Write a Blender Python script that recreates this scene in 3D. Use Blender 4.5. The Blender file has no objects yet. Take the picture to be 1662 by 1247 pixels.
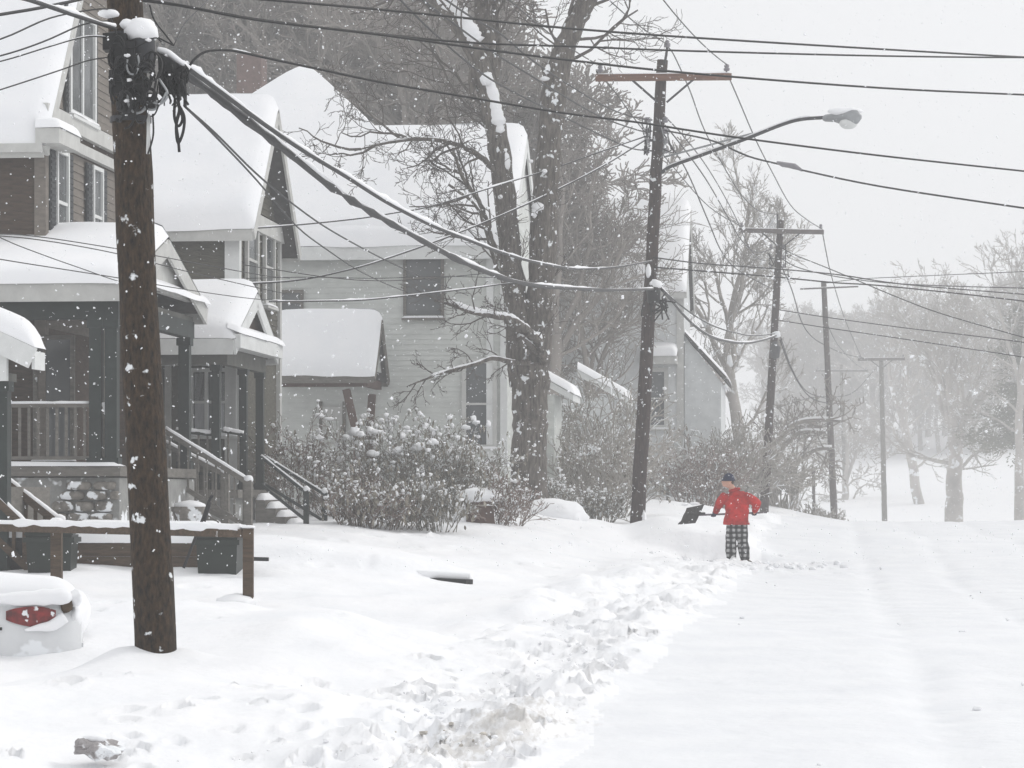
import bpy, bmesh, math
import numpy as np
from mathutils import Vector, Matrix

# ------------------------------------------------------------------ camera, world, sun, exposure
S = bpy.context.scene
COL = S.collection
F = 4400.0            # focal length in photo pixels
CAMH, HZ, CX = 1.4, 800.0, 831.0

cam_d = bpy.data.cameras.new("camera")
cam = bpy.data.objects.new("camera", cam_d)
COL.objects.link(cam)
cam.location = (0, 0, CAMH)
cam.rotation_euler = (math.radians(90), 0, 0)
cam_d.sensor_width = 36.0
cam_d.lens = F / 1662.0 * 36.0
cam_d.shift_y = (HZ - 623.5) / 1662.0
cam_d.clip_start = 0.1
cam_d.clip_end = 2000
S.camera = cam

SUN_EL, SUN_AZ = math.radians(38), math.radians(62)     # azimuth from +Y towards +X
world = bpy.data.worlds.new("World")
S.world = world
world.use_nodes = True
wn, wl = world.node_tree.nodes, world.node_tree.links
bg = wn["Background"]
sky = wn.new("ShaderNodeTexSky")
sky.sky_type = 'NISHITA'
sky.sun_disc = False
sky.sun_elevation = SUN_EL
sky.sun_rotation = SUN_AZ
sky.air_density = 1.0
sky.dust_density = 6.0
hs = wn.new("ShaderNodeHueSaturation")
hs.inputs['Saturation'].default_value = 0.15
mx = wn.new("ShaderNodeMix")
mx.data_type = 'RGBA'
mx.inputs[0].default_value = 0.92                 # mostly an even overcast veil
mx.inputs[7].default_value = (10.0, 10.1, 10.3, 1)
wl.new(sky.outputs[0], hs.inputs['Color'])
wl.new(hs.outputs[0], mx.inputs[6])
wl.new(mx.outputs[2], bg.inputs[0])
bg.inputs[1].default_value = 0.1

sd = bpy.data.lights.new("sun", 'SUN')
sd.energy = 1.3
sd.angle = math.radians(16)
sd.color = (1.0, 0.97, 0.93)
sun = bpy.data.objects.new("sun", sd)
COL.objects.link(sun)
sdir = Vector((math.sin(SUN_AZ) * math.cos(SUN_EL), math.cos(SUN_AZ) * math.cos(SUN_EL), math.sin(SUN_EL)))
sun.rotation_euler = sdir.to_track_quat('Z', 'Y').to_euler()
sun.location = (0, 0, 60)

S.view_settings.view_transform = 'Standard'
S.view_settings.look = 'None'
S.view_settings.gamma = 1
S.view_settings.use_curve_mapping = False
S.view_settings.exposure = 0.0
S.render.engine = 'CYCLES'
S.cycles.use_denoising = True
S.cycles.max_bounces = 6
S.cycles.diffuse_bounces = 3
S.cycles.glossy_bounces = 2
S.cycles.volume_bounces = 2
S.cycles.transparent_max_bounces = 6
S.cycles.caustics_reflective = False
S.cycles.caustics_refractive = False

rng = np.random.default_rng(11)

# ------------------------------------------------------------------ helpers
def P(px, py, Y):
    return np.array([(px - CX) * Y / F, Y, CAMH + (HZ - py) * Y / F])

def norm(v):
    v = np.asarray(v, float)
    return v / (np.linalg.norm(v) + 1e-12)

class MB:
    """collects geometry; build() links it as one mesh object"""
    def __init__(s):
        s.v, s.q, s.t, s.n = [], [], [], 0
    def add(s, v, q=None, t=None):
        v = np.asarray(v, float).reshape(-1, 3)
        if q is not None and len(q):
            s.q.append(np.asarray(q, np.int64).reshape(-1, 4) + s.n)
        if t is not None and len(t):
            s.t.append(np.asarray(t, np.int64).reshape(-1, 3) + s.n)
        s.v.append(v)
        s.n += len(v)
        return s
    def box(s, a, b):
        (x0, y0, z0), (x1, y1, z1) = a, b
        return s.hexa([(x0, y0, z0), (x1, y0, z0), (x1, y1, z0), (x0, y1, z0), (x0, y0, z1), (x1, y0, z1), (x1, y1, z1), (x0, y1, z1)])
    def hexa(s, v):
        return s.add(v, [(0, 3, 2, 1), (4, 5, 6, 7), (0, 1, 5, 4), (1, 2, 6, 5), (2, 3, 7, 6), (3, 0, 4, 7)])
    def bar(s, p, q, w, h):
        """a box from p to q, w wide (sideways) and h high"""
        p, q = np.asarray(p, float), np.asarray(q, float)
        d = norm(q - p)
        up = np.array([0, 0, 1.0]) if abs(d[2]) < .98 else np.array([0, 1.0, 0])
        sx = norm(np.cross(d, up)) * w / 2
        uz = norm(np.cross(sx, d)) * h / 2
        v = [p - sx - uz, p + sx - uz, q + sx - uz, q - sx - uz, p - sx + uz, p + sx + uz, q + sx + uz, q - sx + uz]
        return s.hexa(v)
    def tube(s, pts, rad, n=8, cap=True, squash=1.0):
        pts = np.asarray(pts, float)
        m = len(pts)
        rad = np.broadcast_to(np.asarray(rad, float), (m,))
        d = np.gradient(pts, axis=0)
        d /= (np.linalg.norm(d, axis=1, keepdims=True) + 1e-12)
        ref = np.array([0.0, 0, 1.0]) if abs(d[:, 2]).mean() < .8 else np.array([0, 1.0, 0.0])
        a = np.cross(d, ref)
        a /= (np.linalg.norm(a, axis=1, keepdims=True) + 1e-12)
        b = np.cross(a, d)
        th = np.arange(n) * 2 * math.pi / n
        ring = (np.cos(th)[None, :, None] * a[:, None, :] + np.sin(th)[None, :, None] * b[:, None, :] * squash)
        v = pts[:, None, :] + ring * rad[:, None, None]
        i = np.arange(m - 1)[:, None] * n
        j = np.arange(n)[None, :]
        k = (j + 1) % n
        q = np.stack([i + j, i + k, i + n + k, i + n + j], -1).reshape(-1, 4)
        v = v.reshape(-1, 3)
        t = []
        if cap and n > 3:
            v = np.vstack([v, pts[0], pts[-1]])
            c0, c1 = m * n, m * n + 1
            jj = np.arange(n)
            kk = (jj + 1) % n
            t = np.vstack([np.stack([kk, jj, np.full(n, c0)], -1), np.stack([(m - 1) * n + jj, (m - 1) * n + kk, np.full(n, c1)], -1)])
        return s.add(v, q, t)
    def lathe(s, c, prof, n=16, ax=(0, 0, 1), sx=1.0, sy=1.0):
        """profile [(r, h)] turned about axis ax through c"""
        ax = norm(ax)
        ref = np.array([1.0, 0, 0]) if abs(ax[0]) < .9 else np.array([0, 1.0, 0])
        a = norm(np.cross(ax, ref)); b = np.cross(ax, a)
        th = np.arange(n) * 2 * math.pi / n
        v = [np.asarray(c) + ax * h + r * (np.cos(t) * a * sx + np.sin(t) * b * sy) for r, h in prof for t in th]
        m = len(prof)
        i = np.arange(m - 1)[:, None] * n; j = np.arange(n)[None, :]; k = (j + 1) % n
        q = np.stack([i + j, i + k, i + n + k, i + n + j], -1).reshape(-1, 4)
        v += [np.asarray(c) + ax * prof[0][1], np.asarray(c) + ax * prof[-1][1]]
        jj = np.arange(n); kk = (jj + 1) % n
        t = np.vstack([np.stack([kk, jj, np.full(n, m * n)], -1), np.stack([(m - 1) * n + jj, (m - 1) * n + kk, np.full(n, m * n + 1)], -1)])
        return s.add(v, q, t)
    def grid(s, g):
        """g: (m, n, 3) points"""
        g = np.asarray(g, float)
        m, n = g.shape[:2]
        i = np.arange(m - 1)[:, None] * n; j = np.arange(n - 1)[None, :]
        q = np.stack([i + j, i + j + 1, i + n + j + 1, i + n + j], -1).reshape(-1, 4)
        return s.add(g.reshape(-1, 3), q)
    def poly_prism(s, pts, off):
        """convex polygon pts extruded by off"""
        pts = np.asarray(pts, float); n = len(pts)
        v = np.vstack([pts, pts + np.asarray(off)])
        t = [(0, i, i + 1) for i in range(1, n - 1)] + [(n, n + i + 1, n + i) for i in range(1, n - 1)]
        q = [(i, i + n, (i + 1) % n + n, (i + 1) % n) for i in range(n)]
        return s.add(v, q, t)
    def blob(s, c, r, rg, jit=.25, lev=1):
        v, t = ICO[lev]
        r = np.broadcast_to(np.asarray(r, float), (3,))
        vv = v * (1 + rg.normal(0, jit, (len(v), 1))) * r + np.asarray(c)
        return s.add(vv, None, t)
    def mesh(s, name, smooth=False):
        me = bpy.data.meshes.new(name)
        v = np.vstack(s.v) if s.v else np.zeros((0, 3))
        q = np.vstack(s.q) if s.q else np.zeros((0, 4), np.int64)
        t = np.vstack(s.t) if s.t else np.zeros((0, 3), np.int64)
        me.vertices.add(len(v)); me.vertices.foreach_set("co", v.ravel())
        nl = q.size + t.size
        me.loops.add(nl)
        me.loops.foreach_set("vertex_index", np.concatenate([q.ravel(), t.ravel()]).astype(np.int32))
        me.polygons.add(len(q) + len(t))
        st = np.concatenate([np.arange(len(q)) * 4, q.size + np.arange(len(t)) * 3]).astype(np.int32)
        me.polygons.foreach_set("loop_start", st)
        me.polygons.foreach_set("use_smooth", np.full(len(q) + len(t), smooth))
        me.update(calc_edges=True)
        me.validate()
        return me
    def build(s, name, mat, parent=None, smooth=False):
        return link(name, s.mesh(name, smooth), mat, parent)

def link(name, me, mat, parent=None):
    o = bpy.data.objects.new(name, me)
    if mat is not None and not me.materials:
        me.materials.append(mat)
    COL.objects.link(o)
    if parent is not None:
        o.parent = parent
    return o

def _ico(lev):
    bm = bmesh.new()
    bmesh.ops.create_icosphere(bm, subdivisions=lev, radius=1)
    bm.verts.ensure_lookup_table()
    v = np.array([x.co[:] for x in bm.verts]); t = np.array([[w.index for w in f.verts] for f in bm.faces])
    bm.free()
    return v, t
ICO = {1: _ico(1), 2: _ico(2), 3: _ico(3)}

def thing(name, label, cat, loc=(0, 0, 0), rz=0.0, group=None):
    o = bpy.data.objects.new(name, None)
    COL.objects.link(o)
    o.empty_display_size = .2
    o.location = loc
    o.rotation_euler = (0, 0, rz)
    return tag(o, label, cat, group)

def tag(o, label=None, cat=None, group=None, kind=None):
    if label: o['label'] = label
    if cat: o['category'] = cat
    if group: o['group'] = group
    if kind: o['kind'] = kind
    return o

def catmull(pts, k=6):
    pts = np.asarray(pts, float)
    p = np.vstack([2 * pts[0] - pts[1], pts, 2 * pts[-1] - pts[-2]])
    out = []
    for i in range(1, len(p) - 2):
        for t in np.arange(k) / k:
            a, b, c, d = p[i - 1], p[i], p[i + 1], p[i + 2]
            out.append(.5 * (2 * b + (c - a) * t + (2 * a - 5 * b + 4 * c - d) * t * t + (3 * b - a - 3 * c + d) * t ** 3))
    out.append(pts[-1])
    return np.array(out)

# value noise on arrays
_perm = np.random.default_rng(5).random((257, 257))
def vnoise(x, y):
    xi = np.floor(x).astype(int); yi = np.floor(y).astype(int)
    fx = x - xi; fy = y - yi
    fx = fx * fx * (3 - 2 * fx); fy = fy * fy * (3 - 2 * fy)
    a = _perm[xi % 256, yi % 256]; b = _perm[(xi + 1) % 256, yi % 256]
    c = _perm[xi % 256, (yi + 1) % 256]; d = _perm[(xi + 1) % 256, (yi + 1) % 256]
    return (a * (1 - fx) + b * fx) * (1 - fy) + (c * (1 - fx) + d * fx) * fy - .5
def fbm(x, y, o=4):
    r = 0
    for i in range(o):
        r = r + vnoise(x * 2 ** i + 17 * i, y * 2 ** i + 31 * i) / 2 ** i
    return r

# ------------------------------------------------------------------ materials
def mat(name, col, rough=.8, var=.25, scale=3.0, stretch=(1, 1, 1), bump=.0, bscale=None, spots=None, spec=.3, metal=0.0, col2=None):
    """base colour with noise variation towards col2, optional bump, optional plastered snow spots (amount, scale)"""
    m = bpy.data.materials.new(name)
    m.use_nodes = True
    n, l = m.node_tree.nodes, m.node_tree.links
    b = n["Principled BSDF"]
    b.inputs['Roughness'].default_value = rough
    b.inputs['Specular IOR Level'].default_value = spec
    b.inputs['Metallic'].default_value = metal
    tc = n.new("ShaderNodeTexCoord")
    mp = n.new("ShaderNodeMapping")
    mp.inputs['Scale'].default_value = stretch
    l.new(tc.outputs['Object'], mp.inputs[0])
    nz = n.new("ShaderNodeTexNoise")
    nz.inputs['Scale'].default_value = scale
    nz.inputs['Detail'].default_value = 6
    nz.inputs['Roughness'].default_value = .65
    l.new(mp.outputs[0], nz.inputs['Vector'])
    cr = n.new("ShaderNodeValToRGB")
    c = np.array(col)
    c2 = np.array(col2) if col2 is not None else c * (1 + var)
    c1 = c * (1 - var)
    cr.color_ramp.elements[0].position = .32
    cr.color_ramp.elements[1].position = .68
    cr.color_ramp.elements[0].color = (*np.clip(c1, 0, 1), 1)
    cr.color_ramp.elements[1].color = (*np.clip(c2, 0, 1), 1)
    l.new(nz.outputs[0], cr.inputs[0])
    out = cr.outputs[0]
    if spots:
        amt, sc = spots
        n2 = n.new("ShaderNodeTexNoise")
        n2.inputs['Scale'].default_value = sc
        n2.inputs['Detail'].default_value = 3
        l.new(tc.outputs['Object'], n2.inputs['Vector'])
        r2 = n.new("ShaderNodeValToRGB")
        r2.color_ramp.elements[0].position = amt
        r2.color_ramp.elements[1].position = amt + .05
        l.new(n2.outputs[0], r2.inputs[0])
        mm = n.new("ShaderNodeMix"); mm.data_type = 'RGBA'
        l.new(r2.outputs[0], mm.inputs[0])
        l.new(out, mm.inputs[6])
        mm.inputs[7].default_value = (.82, .84, .86, 1)
        out = mm.outputs[2]
    l.new(out, b.inputs['Base Color'])
    if bump:
        nb = n.new("ShaderNodeTexNoise")
        nb.inputs['Scale'].default_value = bscale or scale * 3
        nb.inputs['Detail'].default_value = 5
        l.new(mp.outputs[0], nb.inputs['Vector'])
        bp = n.new("ShaderNodeBump")
        bp.inputs['Strength'].default_value = bump
        bp.inputs['Distance'].default_value = .03
        l.new(nb.outputs[0], bp.inputs['Height'])
        l.new(bp.outputs[0], b.inputs['Normal'])
    return m

def snow_mat(name, dirt=False, bump=.25, c0=(.84, .85, .87), c1=(.90, .90, .91)):
    m = bpy.data.materials.new(name)
    m.use_nodes = True
    n, l = m.node_tree.nodes, m.node_tree.links
    b = n["Principled BSDF"]
    b.inputs['Roughness'].default_value = .75
    b.inputs['Specular IOR Level'].default_value = .15
    tc = n.new("ShaderNodeTexCoord")
    nz = n.new("ShaderNodeTexNoise")
    nz.inputs['Scale'].default_value = 1.1; nz.inputs['Detail'].default_value = 8
    l.new(tc.outputs['Object'], nz.inputs['Vector'])
    cr = n.new("ShaderNodeValToRGB")
    cr.color_ramp.elements[0].position = .3; cr.color_ramp.elements[1].position = .7
    cr.color_ramp.elements[0].color = (*c0, 1)
    cr.color_ramp.elements[1].color = (*c1, 1)
    l.new(nz.outputs[0], cr.inputs[0])
    out = cr.outputs[0]
    if dirt:
        # trodden, muddy patch with its own ragged outline
        mp = n.new("ShaderNodeMapping")
        mp.vector_type = 'TEXTURE'
        mp.inputs['Location'].default_value = (-.12, 15.4, 0)
        mp.inputs['Rotation'].default_value = (0, 0, math.radians(-14))
        mp.inputs['Scale'].default_value = (.36, 1.7, 2)
        l.new(tc.outputs['Object'], mp.inputs[0])
        ln = n.new("ShaderNodeVectorMath"); ln.operation = 'LENGTH'
        l.new(mp.outputs[0], ln.inputs[0])
        n3 = n.new("ShaderNodeTexNoise"); n3.inputs['Scale'].default_value = 1; n3.inputs['Detail'].default_value = 6; n3.inputs['Roughness'].default_value = .7
        mp3 = n.new("ShaderNodeMapping"); mp3.inputs['Scale'].default_value = (15, 2.6, 16); l.new(tc.outputs['Object'], mp3.inputs[0]); l.new(mp3.outputs[0], n3.inputs['Vector'])
        ma = n.new("ShaderNodeMath"); ma.operation = 'MULTIPLY_ADD'
        l.new(n3.outputs[0], ma.inputs[0]); ma.inputs[1].default_value = 4.6
        l.new(ln.outputs['Value'], ma.inputs[2])
        r3 = n.new("ShaderNodeValToRGB")
        r3.color_ramp.elements[0].position = .0; r3.color_ramp.elements[0].color = (.8, .8, .8, 1)
        r3.color_ramp.elements[1].position = .98; r3.color_ramp.elements[1].color = (0, 0, 0, 1)
        r3.color_ramp.elements.new(.55).color = (.55, .55, .55, 1)
        sb = n.new("ShaderNodeMath"); sb.operation = 'MULTIPLY_ADD'
        l.new(ma.outputs[0], sb.inputs[0]); sb.inputs[1].default_value = .7; sb.inputs[2].default_value = -1.28
        l.new(sb.outputs[0], r3.inputs[0])
        mm = n.new("ShaderNodeMix"); mm.data_type = 'RGBA'
        l.new(r3.outputs[0], mm.inputs[0]); l.new(out, mm.inputs[6])
        mm.inputs[7].default_value = (.52, .495, .46, 1)
        out = mm.outputs[2]
    l.new(out, b.inputs['Base Color'])
    nb = n.new("ShaderNodeTexNoise"); nb.inputs['Scale'].default_value = 9; nb.inputs['Detail'].default_value = 7
    l.new(tc.outputs['Object'], nb.inputs['Vector'])
    bp = n.new("ShaderNodeBump"); bp.inputs['Strength'].default_value = bump; bp.inputs['Distance'].default_value = .04
    l.new(nb.outputs[0], bp.inputs['Height']); l.new(bp.outputs[0], b.inputs['Normal'])
    return m

M = dict(
    ground=snow_mat("ground_snow", dirt=True, bump=.35),
    road=snow_mat("road_snow", dirt=True, bump=.35, c0=(.765, .777, .80), c1=(.83, .838, .852)),
    snow=snow_mat("clean_snow", bump=.12),
    flake=mat("flake", (.92, .93, .95), .8, .02),
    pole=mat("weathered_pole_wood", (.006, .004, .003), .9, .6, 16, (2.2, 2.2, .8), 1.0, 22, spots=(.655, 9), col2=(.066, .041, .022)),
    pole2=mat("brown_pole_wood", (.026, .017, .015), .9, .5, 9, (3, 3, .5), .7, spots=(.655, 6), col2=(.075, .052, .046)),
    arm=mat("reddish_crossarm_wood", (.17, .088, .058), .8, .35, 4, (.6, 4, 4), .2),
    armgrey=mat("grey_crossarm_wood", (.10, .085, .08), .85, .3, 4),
    metal=mat("galvanised_metal", (.30, .31, .32), .45, .15, 6, metal=.5),
    darkmetal=mat("dark_metal", (.045, .046, .05), .5, .3, 6, metal=.4),
    rubber=mat("black_cable_rubber", (.012, .012, .013), .55, .3, 8),
    porcelain=mat("grey_porcelain", (.22, .21, .23), .3, .1, 6),
    brown=mat("brown_shingle", (.062, .043, .031), .9, .35, 5, (1, 1, 4), .3, spots=(.74, 7)),
    taupe=mat("taupe_clapboard", (.165, .145, .125), .85, .18, 5, (1, 1, 3), .15, spots=(.77, 5)),
    olive=mat("olive_shingle", (.085, .080, .062), .9, .3, 5, (1, 1, 4), .3, spots=(.75, 7)),
    grey=mat("pale_grey_clapboard", (.56, .575, .55), .85, .12, 2, (1, 1, 3), .1, spots=(.735, 3)),
    bluegrey=mat("faded_grey_boards", (.60, .615, .615), .85, .1, 3),
    trim=mat("offwhite_trim", (.50, .50, .48), .7, .1, 4),
    trimw=mat("white_trim", (.66, .67, .66), .6, .08, 4),
    green=mat("dark_green_paint", (.016, .023, .021), .6, .3, 6, spots=(.76, 9)),
    shutter=mat("dark_shutter", (.030, .034, .038), .6, .2, 6),
    shingle=mat("roof_shingle", (.06, .058, .056), .95, .3, 9),
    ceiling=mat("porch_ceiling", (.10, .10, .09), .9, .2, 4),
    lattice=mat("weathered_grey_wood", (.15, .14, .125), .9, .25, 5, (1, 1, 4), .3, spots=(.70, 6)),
    stone=mat("rough_stone", (.19, .175, .155), .95, .4, 7, bump=.6, spots=(.54, 5)),
    mortar=mat("grey_mortar", (.26, .26, .25), .95, .2, 5, spots=(.60, 3)),
    brick=mat("chimney_brick", (.13, .088, .078), .95, .25, 8),
    timber=mat("old_brown_timber", (.080, .055, .036), .95, .4, 5, (.6, 5, 5), .5, spots=(.72, 6)),
    redwood=mat("brown_porch_post", (.085, .052, .042), .85, .3, 6),
    bark=mat("grey_bark", (.058, .049, .044), .95, .45, 6, (3, 3, .6), 1.0, 10, spots=(.63, 5.5), col2=(.18, .16, .14)),
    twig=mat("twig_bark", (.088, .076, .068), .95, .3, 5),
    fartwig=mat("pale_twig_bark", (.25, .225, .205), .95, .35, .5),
    brush=mat("brush_twigs", (.24, .225, .20), .95, .4, 4, spots=(.565, 9)),
    redbrush=mat("reddish_brush_twigs", (.22, .175, .155), .95, .4, 4, spots=(.575, 9)),
    leaf=mat("dull_winter_leaf", (.14, .135, .105), .7, .4, 4, col2=(.36, .325, .27), spots=(.60, 8)),
    needle=mat("brownish_needles", (.15, .145, .105), .8, .4, 2),
    bin=mat("green_bin_plastic", (.014, .020, .016), .5, .2, 6, spots=(.76, 8)),
    binb=mat("dark_bin_plastic", (.022, .020, .022), .5, .2, 6, spots=(.76, 8)),
    car=mat("silver_car_paint", (.66, .67, .68), .4, .06, 3, spec=.5, spots=(.50, 4)),
    taillight=mat("red_taillight", (.16, .012, .012), .3, .6, 14, spec=.5, spots=(.615, 13)),
    tyre=mat("tyre_rubber", (.02, .02, .02), .8, .2, 6),
    jacket=mat("red_jacket", (.40, .006, .004), .75, .5, 5, bump=.8, bscale=10, spots=(.70, 16)),
    hat=mat("navy_knit", (.020, .026, .060), .9, .3, 30, bump=.4),
    glove=mat("dark_glove", (.022, .020, .045), .8, .2, 12),
    skin=mat("skin", (.56, .31, .23), .6, .08, 12),
    boot=mat("brown_boot", (.06, .045, .035), .7, .3, 10, spots=(.66, 9)),
    blade=mat("grey_shovel_blade", (.030, .028, .027), .5, .4, 9, spots=(.72, 10)),
    handle=mat("grey_handle", (.14, .12, .14), .6, .2, 9),
    curtain=mat("pale_curtain", (.46, .47, .50), .9, .12, 8, (6, 1, .5)),
    hazetwig=mat("haze_paled_snowy_twigs", (.36, .335, .31), .95, .3, .5, spots=(.60, 1.2)),  # twig base paled to stand in for distance haze; spots are plastered snow
    dirtysnow=mat("dirty_snow", (.55, .52, .475), .85, .25, 9, bump=.5, spots=(.50, 7)),
    chunk=snow_mat("grey_ice", bump=.6),
)
def glass_mat():
    m = bpy.data.materials.new("window_glass"); m.use_nodes = True
    n, l = m.node_tree.nodes, m.node_tree.links
    b = n["Principled BSDF"]
    tc = n.new("ShaderNodeTexCoord")
    nz = n.new("ShaderNodeTexNoise"); nz.inputs['Scale'].default_value = 1.7; nz.inputs['Detail'].default_value = 2
    cr = n.new("ShaderNodeValToRGB")
    cr.color_ramp.elements[0].color = (.035, .04, .042, 1); cr.color_ramp.elements[1].color = (.14, .15, .155, 1)
    l.new(tc.outputs['Object'], nz.inputs['Vector']); l.new(nz.outputs[0], cr.inputs[0]); l.new(cr.outputs[0], b.inputs['Base Color'])
    b.inputs['Roughness'].default_value = .08
    b.inputs['Specular IOR Level'].default_value = .5
    return m
M['glass'] = glass_mat()
def plaid_mat():
    m = bpy.data.materials.new("black_white_plaid"); m.use_nodes = True
    n, l = m.node_tree.nodes, m.node_tree.links
    b = n["Principled BSDF"]; b.inputs['Roughness'].default_value = .9
    tc = n.new("ShaderNodeTexCoord")
    nz = n.new("ShaderNodeTexNoise"); nz.inputs['Scale'].default_value = 5
    l.new(tc.outputs['Object'], nz.inputs['Vector'])
    ad = n.new("ShaderNodeVectorMath"); ad.operation = 'MULTIPLY_ADD'
    l.new(nz.outputs['Color'], ad.inputs[0]); ad.inputs[1].default_value = (.06, .06, .06); l.new(tc.outputs['Object'], ad.inputs[2])
    sp = n.new("ShaderNodeSeparateXYZ"); l.new(ad.outputs[0], sp.inputs[0])
    def band(sock, per, off):
        a = n.new("ShaderNodeMath"); a.operation = 'MULTIPLY_ADD'; l.new(sock, a.inputs[0]); a.inputs[1].default_value = 1 / per; a.inputs[2].default_value = off
        f = n.new("ShaderNodeMath"); f.operation = 'FRACT'; l.new(a.outputs[0], f.inputs[0])
        g = n.new("ShaderNodeMath"); g.operation = 'GREATER_THAN'; l.new(f.outputs[0], g.inputs[0]); g.inputs[1].default_value = .5
        return g.outputs[0]
    s = n.new("ShaderNodeMath"); s.operation = 'ADD'
    l.new(band(sp.outputs[0], .105, .2), s.inputs[0]); l.new(band(sp.outputs[2], .095, .1), s.inputs[1])
    h = n.new("ShaderNodeMath"); h.operation = 'MULTIPLY'; l.new(s.outputs[0], h.inputs[0]); h.inputs[1].default_value = .5
    cr = n.new("ShaderNodeValToRGB"); cr.color_ramp.interpolation = 'CONSTANT'
    cr.color_ramp.elements[0].color = (.012, .012, .013, 1)
    cr.color_ramp.elements[1].position = .4; cr.color_ramp.elements[1].color = (.06, .06, .062, 1)
    cr.color_ramp.elements.new(.8).color = (.42, .42, .42, 1)
    l.new(h.outputs[0], cr.inputs[0]); l.new(cr.outputs[0], b.inputs['Base Color'])
    return m
M['plaid'] = plaid_mat()

# ------------------------------------------------------------------ ground: one height sheet, split into road and snow ground
STREET = .104                                    # the street runs about 6 degrees to the right of the view
def road_edge(Y): return -1.55 + .119 * Y
_cp = [  # (px, py, distance) read from the photograph
    (900, 1247, 13.8), (1300, 1247, 13.8), (1662, 1247, 13.8), (400, 1247, 14), (0, 1235, 14.2), (1000, 1110, 20), (1300, 1108, 20), (1662, 1106, 20),
    (1150, 1000, 31), (1400, 1000, 31), (1662, 1000, 31), (1230, 918, 51), (1400, 916, 51), (1662, 914, 51), (1300, 872, 72), (1450, 869, 72), (1662, 867, 72),
    (1300, 846, 88), (1400, 846, 89), (1662, 844, 89), (1240, 842, 95), (1240, 822, 108), (1150, 806, 104), (1300, 834, 104), (1350, 842, 106), (1100, 806, 92),
    (250, 1064, 20), (100, 1130, 17), (0, 1085, 20), (500, 1112, 19), (700, 1085, 21), (500, 1005, 25), (405, 983, 28), (150, 1042, 22.3), (0, 1050, 22),
    (300, 958, 30), (600, 958, 32), (760, 952, 34), (900, 928, 40), (1035, 912, 47), (200, 926, 33.5), (100, 931, 33), (0, 931, 33), (430, 912, 34.5), (690, 944, 34),
    (430, 888, 37), (690, 922, 37), (420, 858, 42), (520, 859, 44), (600, 863, 45), (700, 866, 46), (850, 862, 49), (940, 852, 54), (865, 830, 57),
    (1000, 852, 58), (1035, 856, 60), (1120, 912, 52), (1190, 915, 51), (1120, 840, 64), (1180, 828, 80), (1080, 815, 76), (300, 850, 46), (100, 880, 40), (600, 842, 60), (300, 842, 60), (800, 830, 66),
    (1450, 878, 150), (1600, 862, 150), (1700, 852, 150), (1850, 840, 150), (-100, 935, 33), (-200, 1000, 26), (-200, 1240, 14), (1850, 1247, 13.8), (1850, 1000, 31), (1850, 914, 51), (1850, 840, 89)]
_cw = [P(*c) for c in _cp] + [np.array(c, float) for c in [
    (-25, 20, .4), (-25, 45, 1.2), (-25, 80, 1.6), (-12, 85, 1.2), (0, 100, 1.2), (4, 110, .8), (12, 110, -.1), (20, 110, .0), (16, 135, -1.3), (30, 150, -1.2), (10, 150, -.6),
    (-10, 150, 2), (-40, 150, 4), (40, 100, .9), (30, 60, .7), (20, 40, .25), (15, 20, .0), (0, 0, 0), (-15, 0, .2), (15, 0, 0), (0, -20, 0), (35, 0, .2), (35, 40, .6),
    (-60, 60, 2.5), (-60, 0, .6), (60, 60, 1.5), (60, 0, .5), (22, 190, -2), (40, 200, -1.5), (70, 180, 1), (-30, 220, 6), (20, 260, 1), (60, 260, 4), (0, 380, 10), (80, 380, 12), (-80, 380, 14), (-120, 200, 8),
    (140, 200, 6), (190, 0, 1), (-190, 0, 1), (190, 380, 12), (-190, 380, 14), (190, -20, 1), (-190, -20, 1)]]
_cw = np.array(_cw)
def _tps(r2): return np.where(r2 > 1e-9, .5 * r2 * np.log(r2 + 1e-12), 0.0)
_xy = _cw[:, :2] / 50.0
_N = len(_cw)
_K = _tps(((_xy[:, None] - _xy[None]) ** 2).sum(-1)) + np.eye(_N) * 2e-5
_Q = np.hstack([np.ones((_N, 1)), _xy])
_A = np.block([[_K, _Q], [_Q.T, np.zeros((3, 3))]])
_sol = np.linalg.solve(_A, np.concatenate([_cw[:, 2], np.zeros(3)]))
def gz(X, Y):
    X = np.asarray(X, float); Y = np.asarray(Y, float)
    sh = X.shape
    p = np.stack([X.ravel(), Y.ravel()], -1) / 50.0
    out = np.empty(len(p))
    for i in range(0, len(p), 20000):
        q = p[i:i + 20000]
        r2 = ((q[:, None] - _xy[None]) ** 2).sum(-1)
        out[i:i + 20000] = _tps(r2) @ _sol[:_N] + _sol[_N] + q @ _sol[_N + 1:]
    out = out.reshape(sh)
    return out if sh else float(out)
def smooth(a, b, x):
    t = np.clip((x - a) / (b - a), 0, 1)
    return t * t * (3 - 2 * t)
def G(px, Y, dz=0.0):
    X = (px - CX) * Y / F
    return np.array([X, Y, gz(X, Y) + dz])

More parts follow.
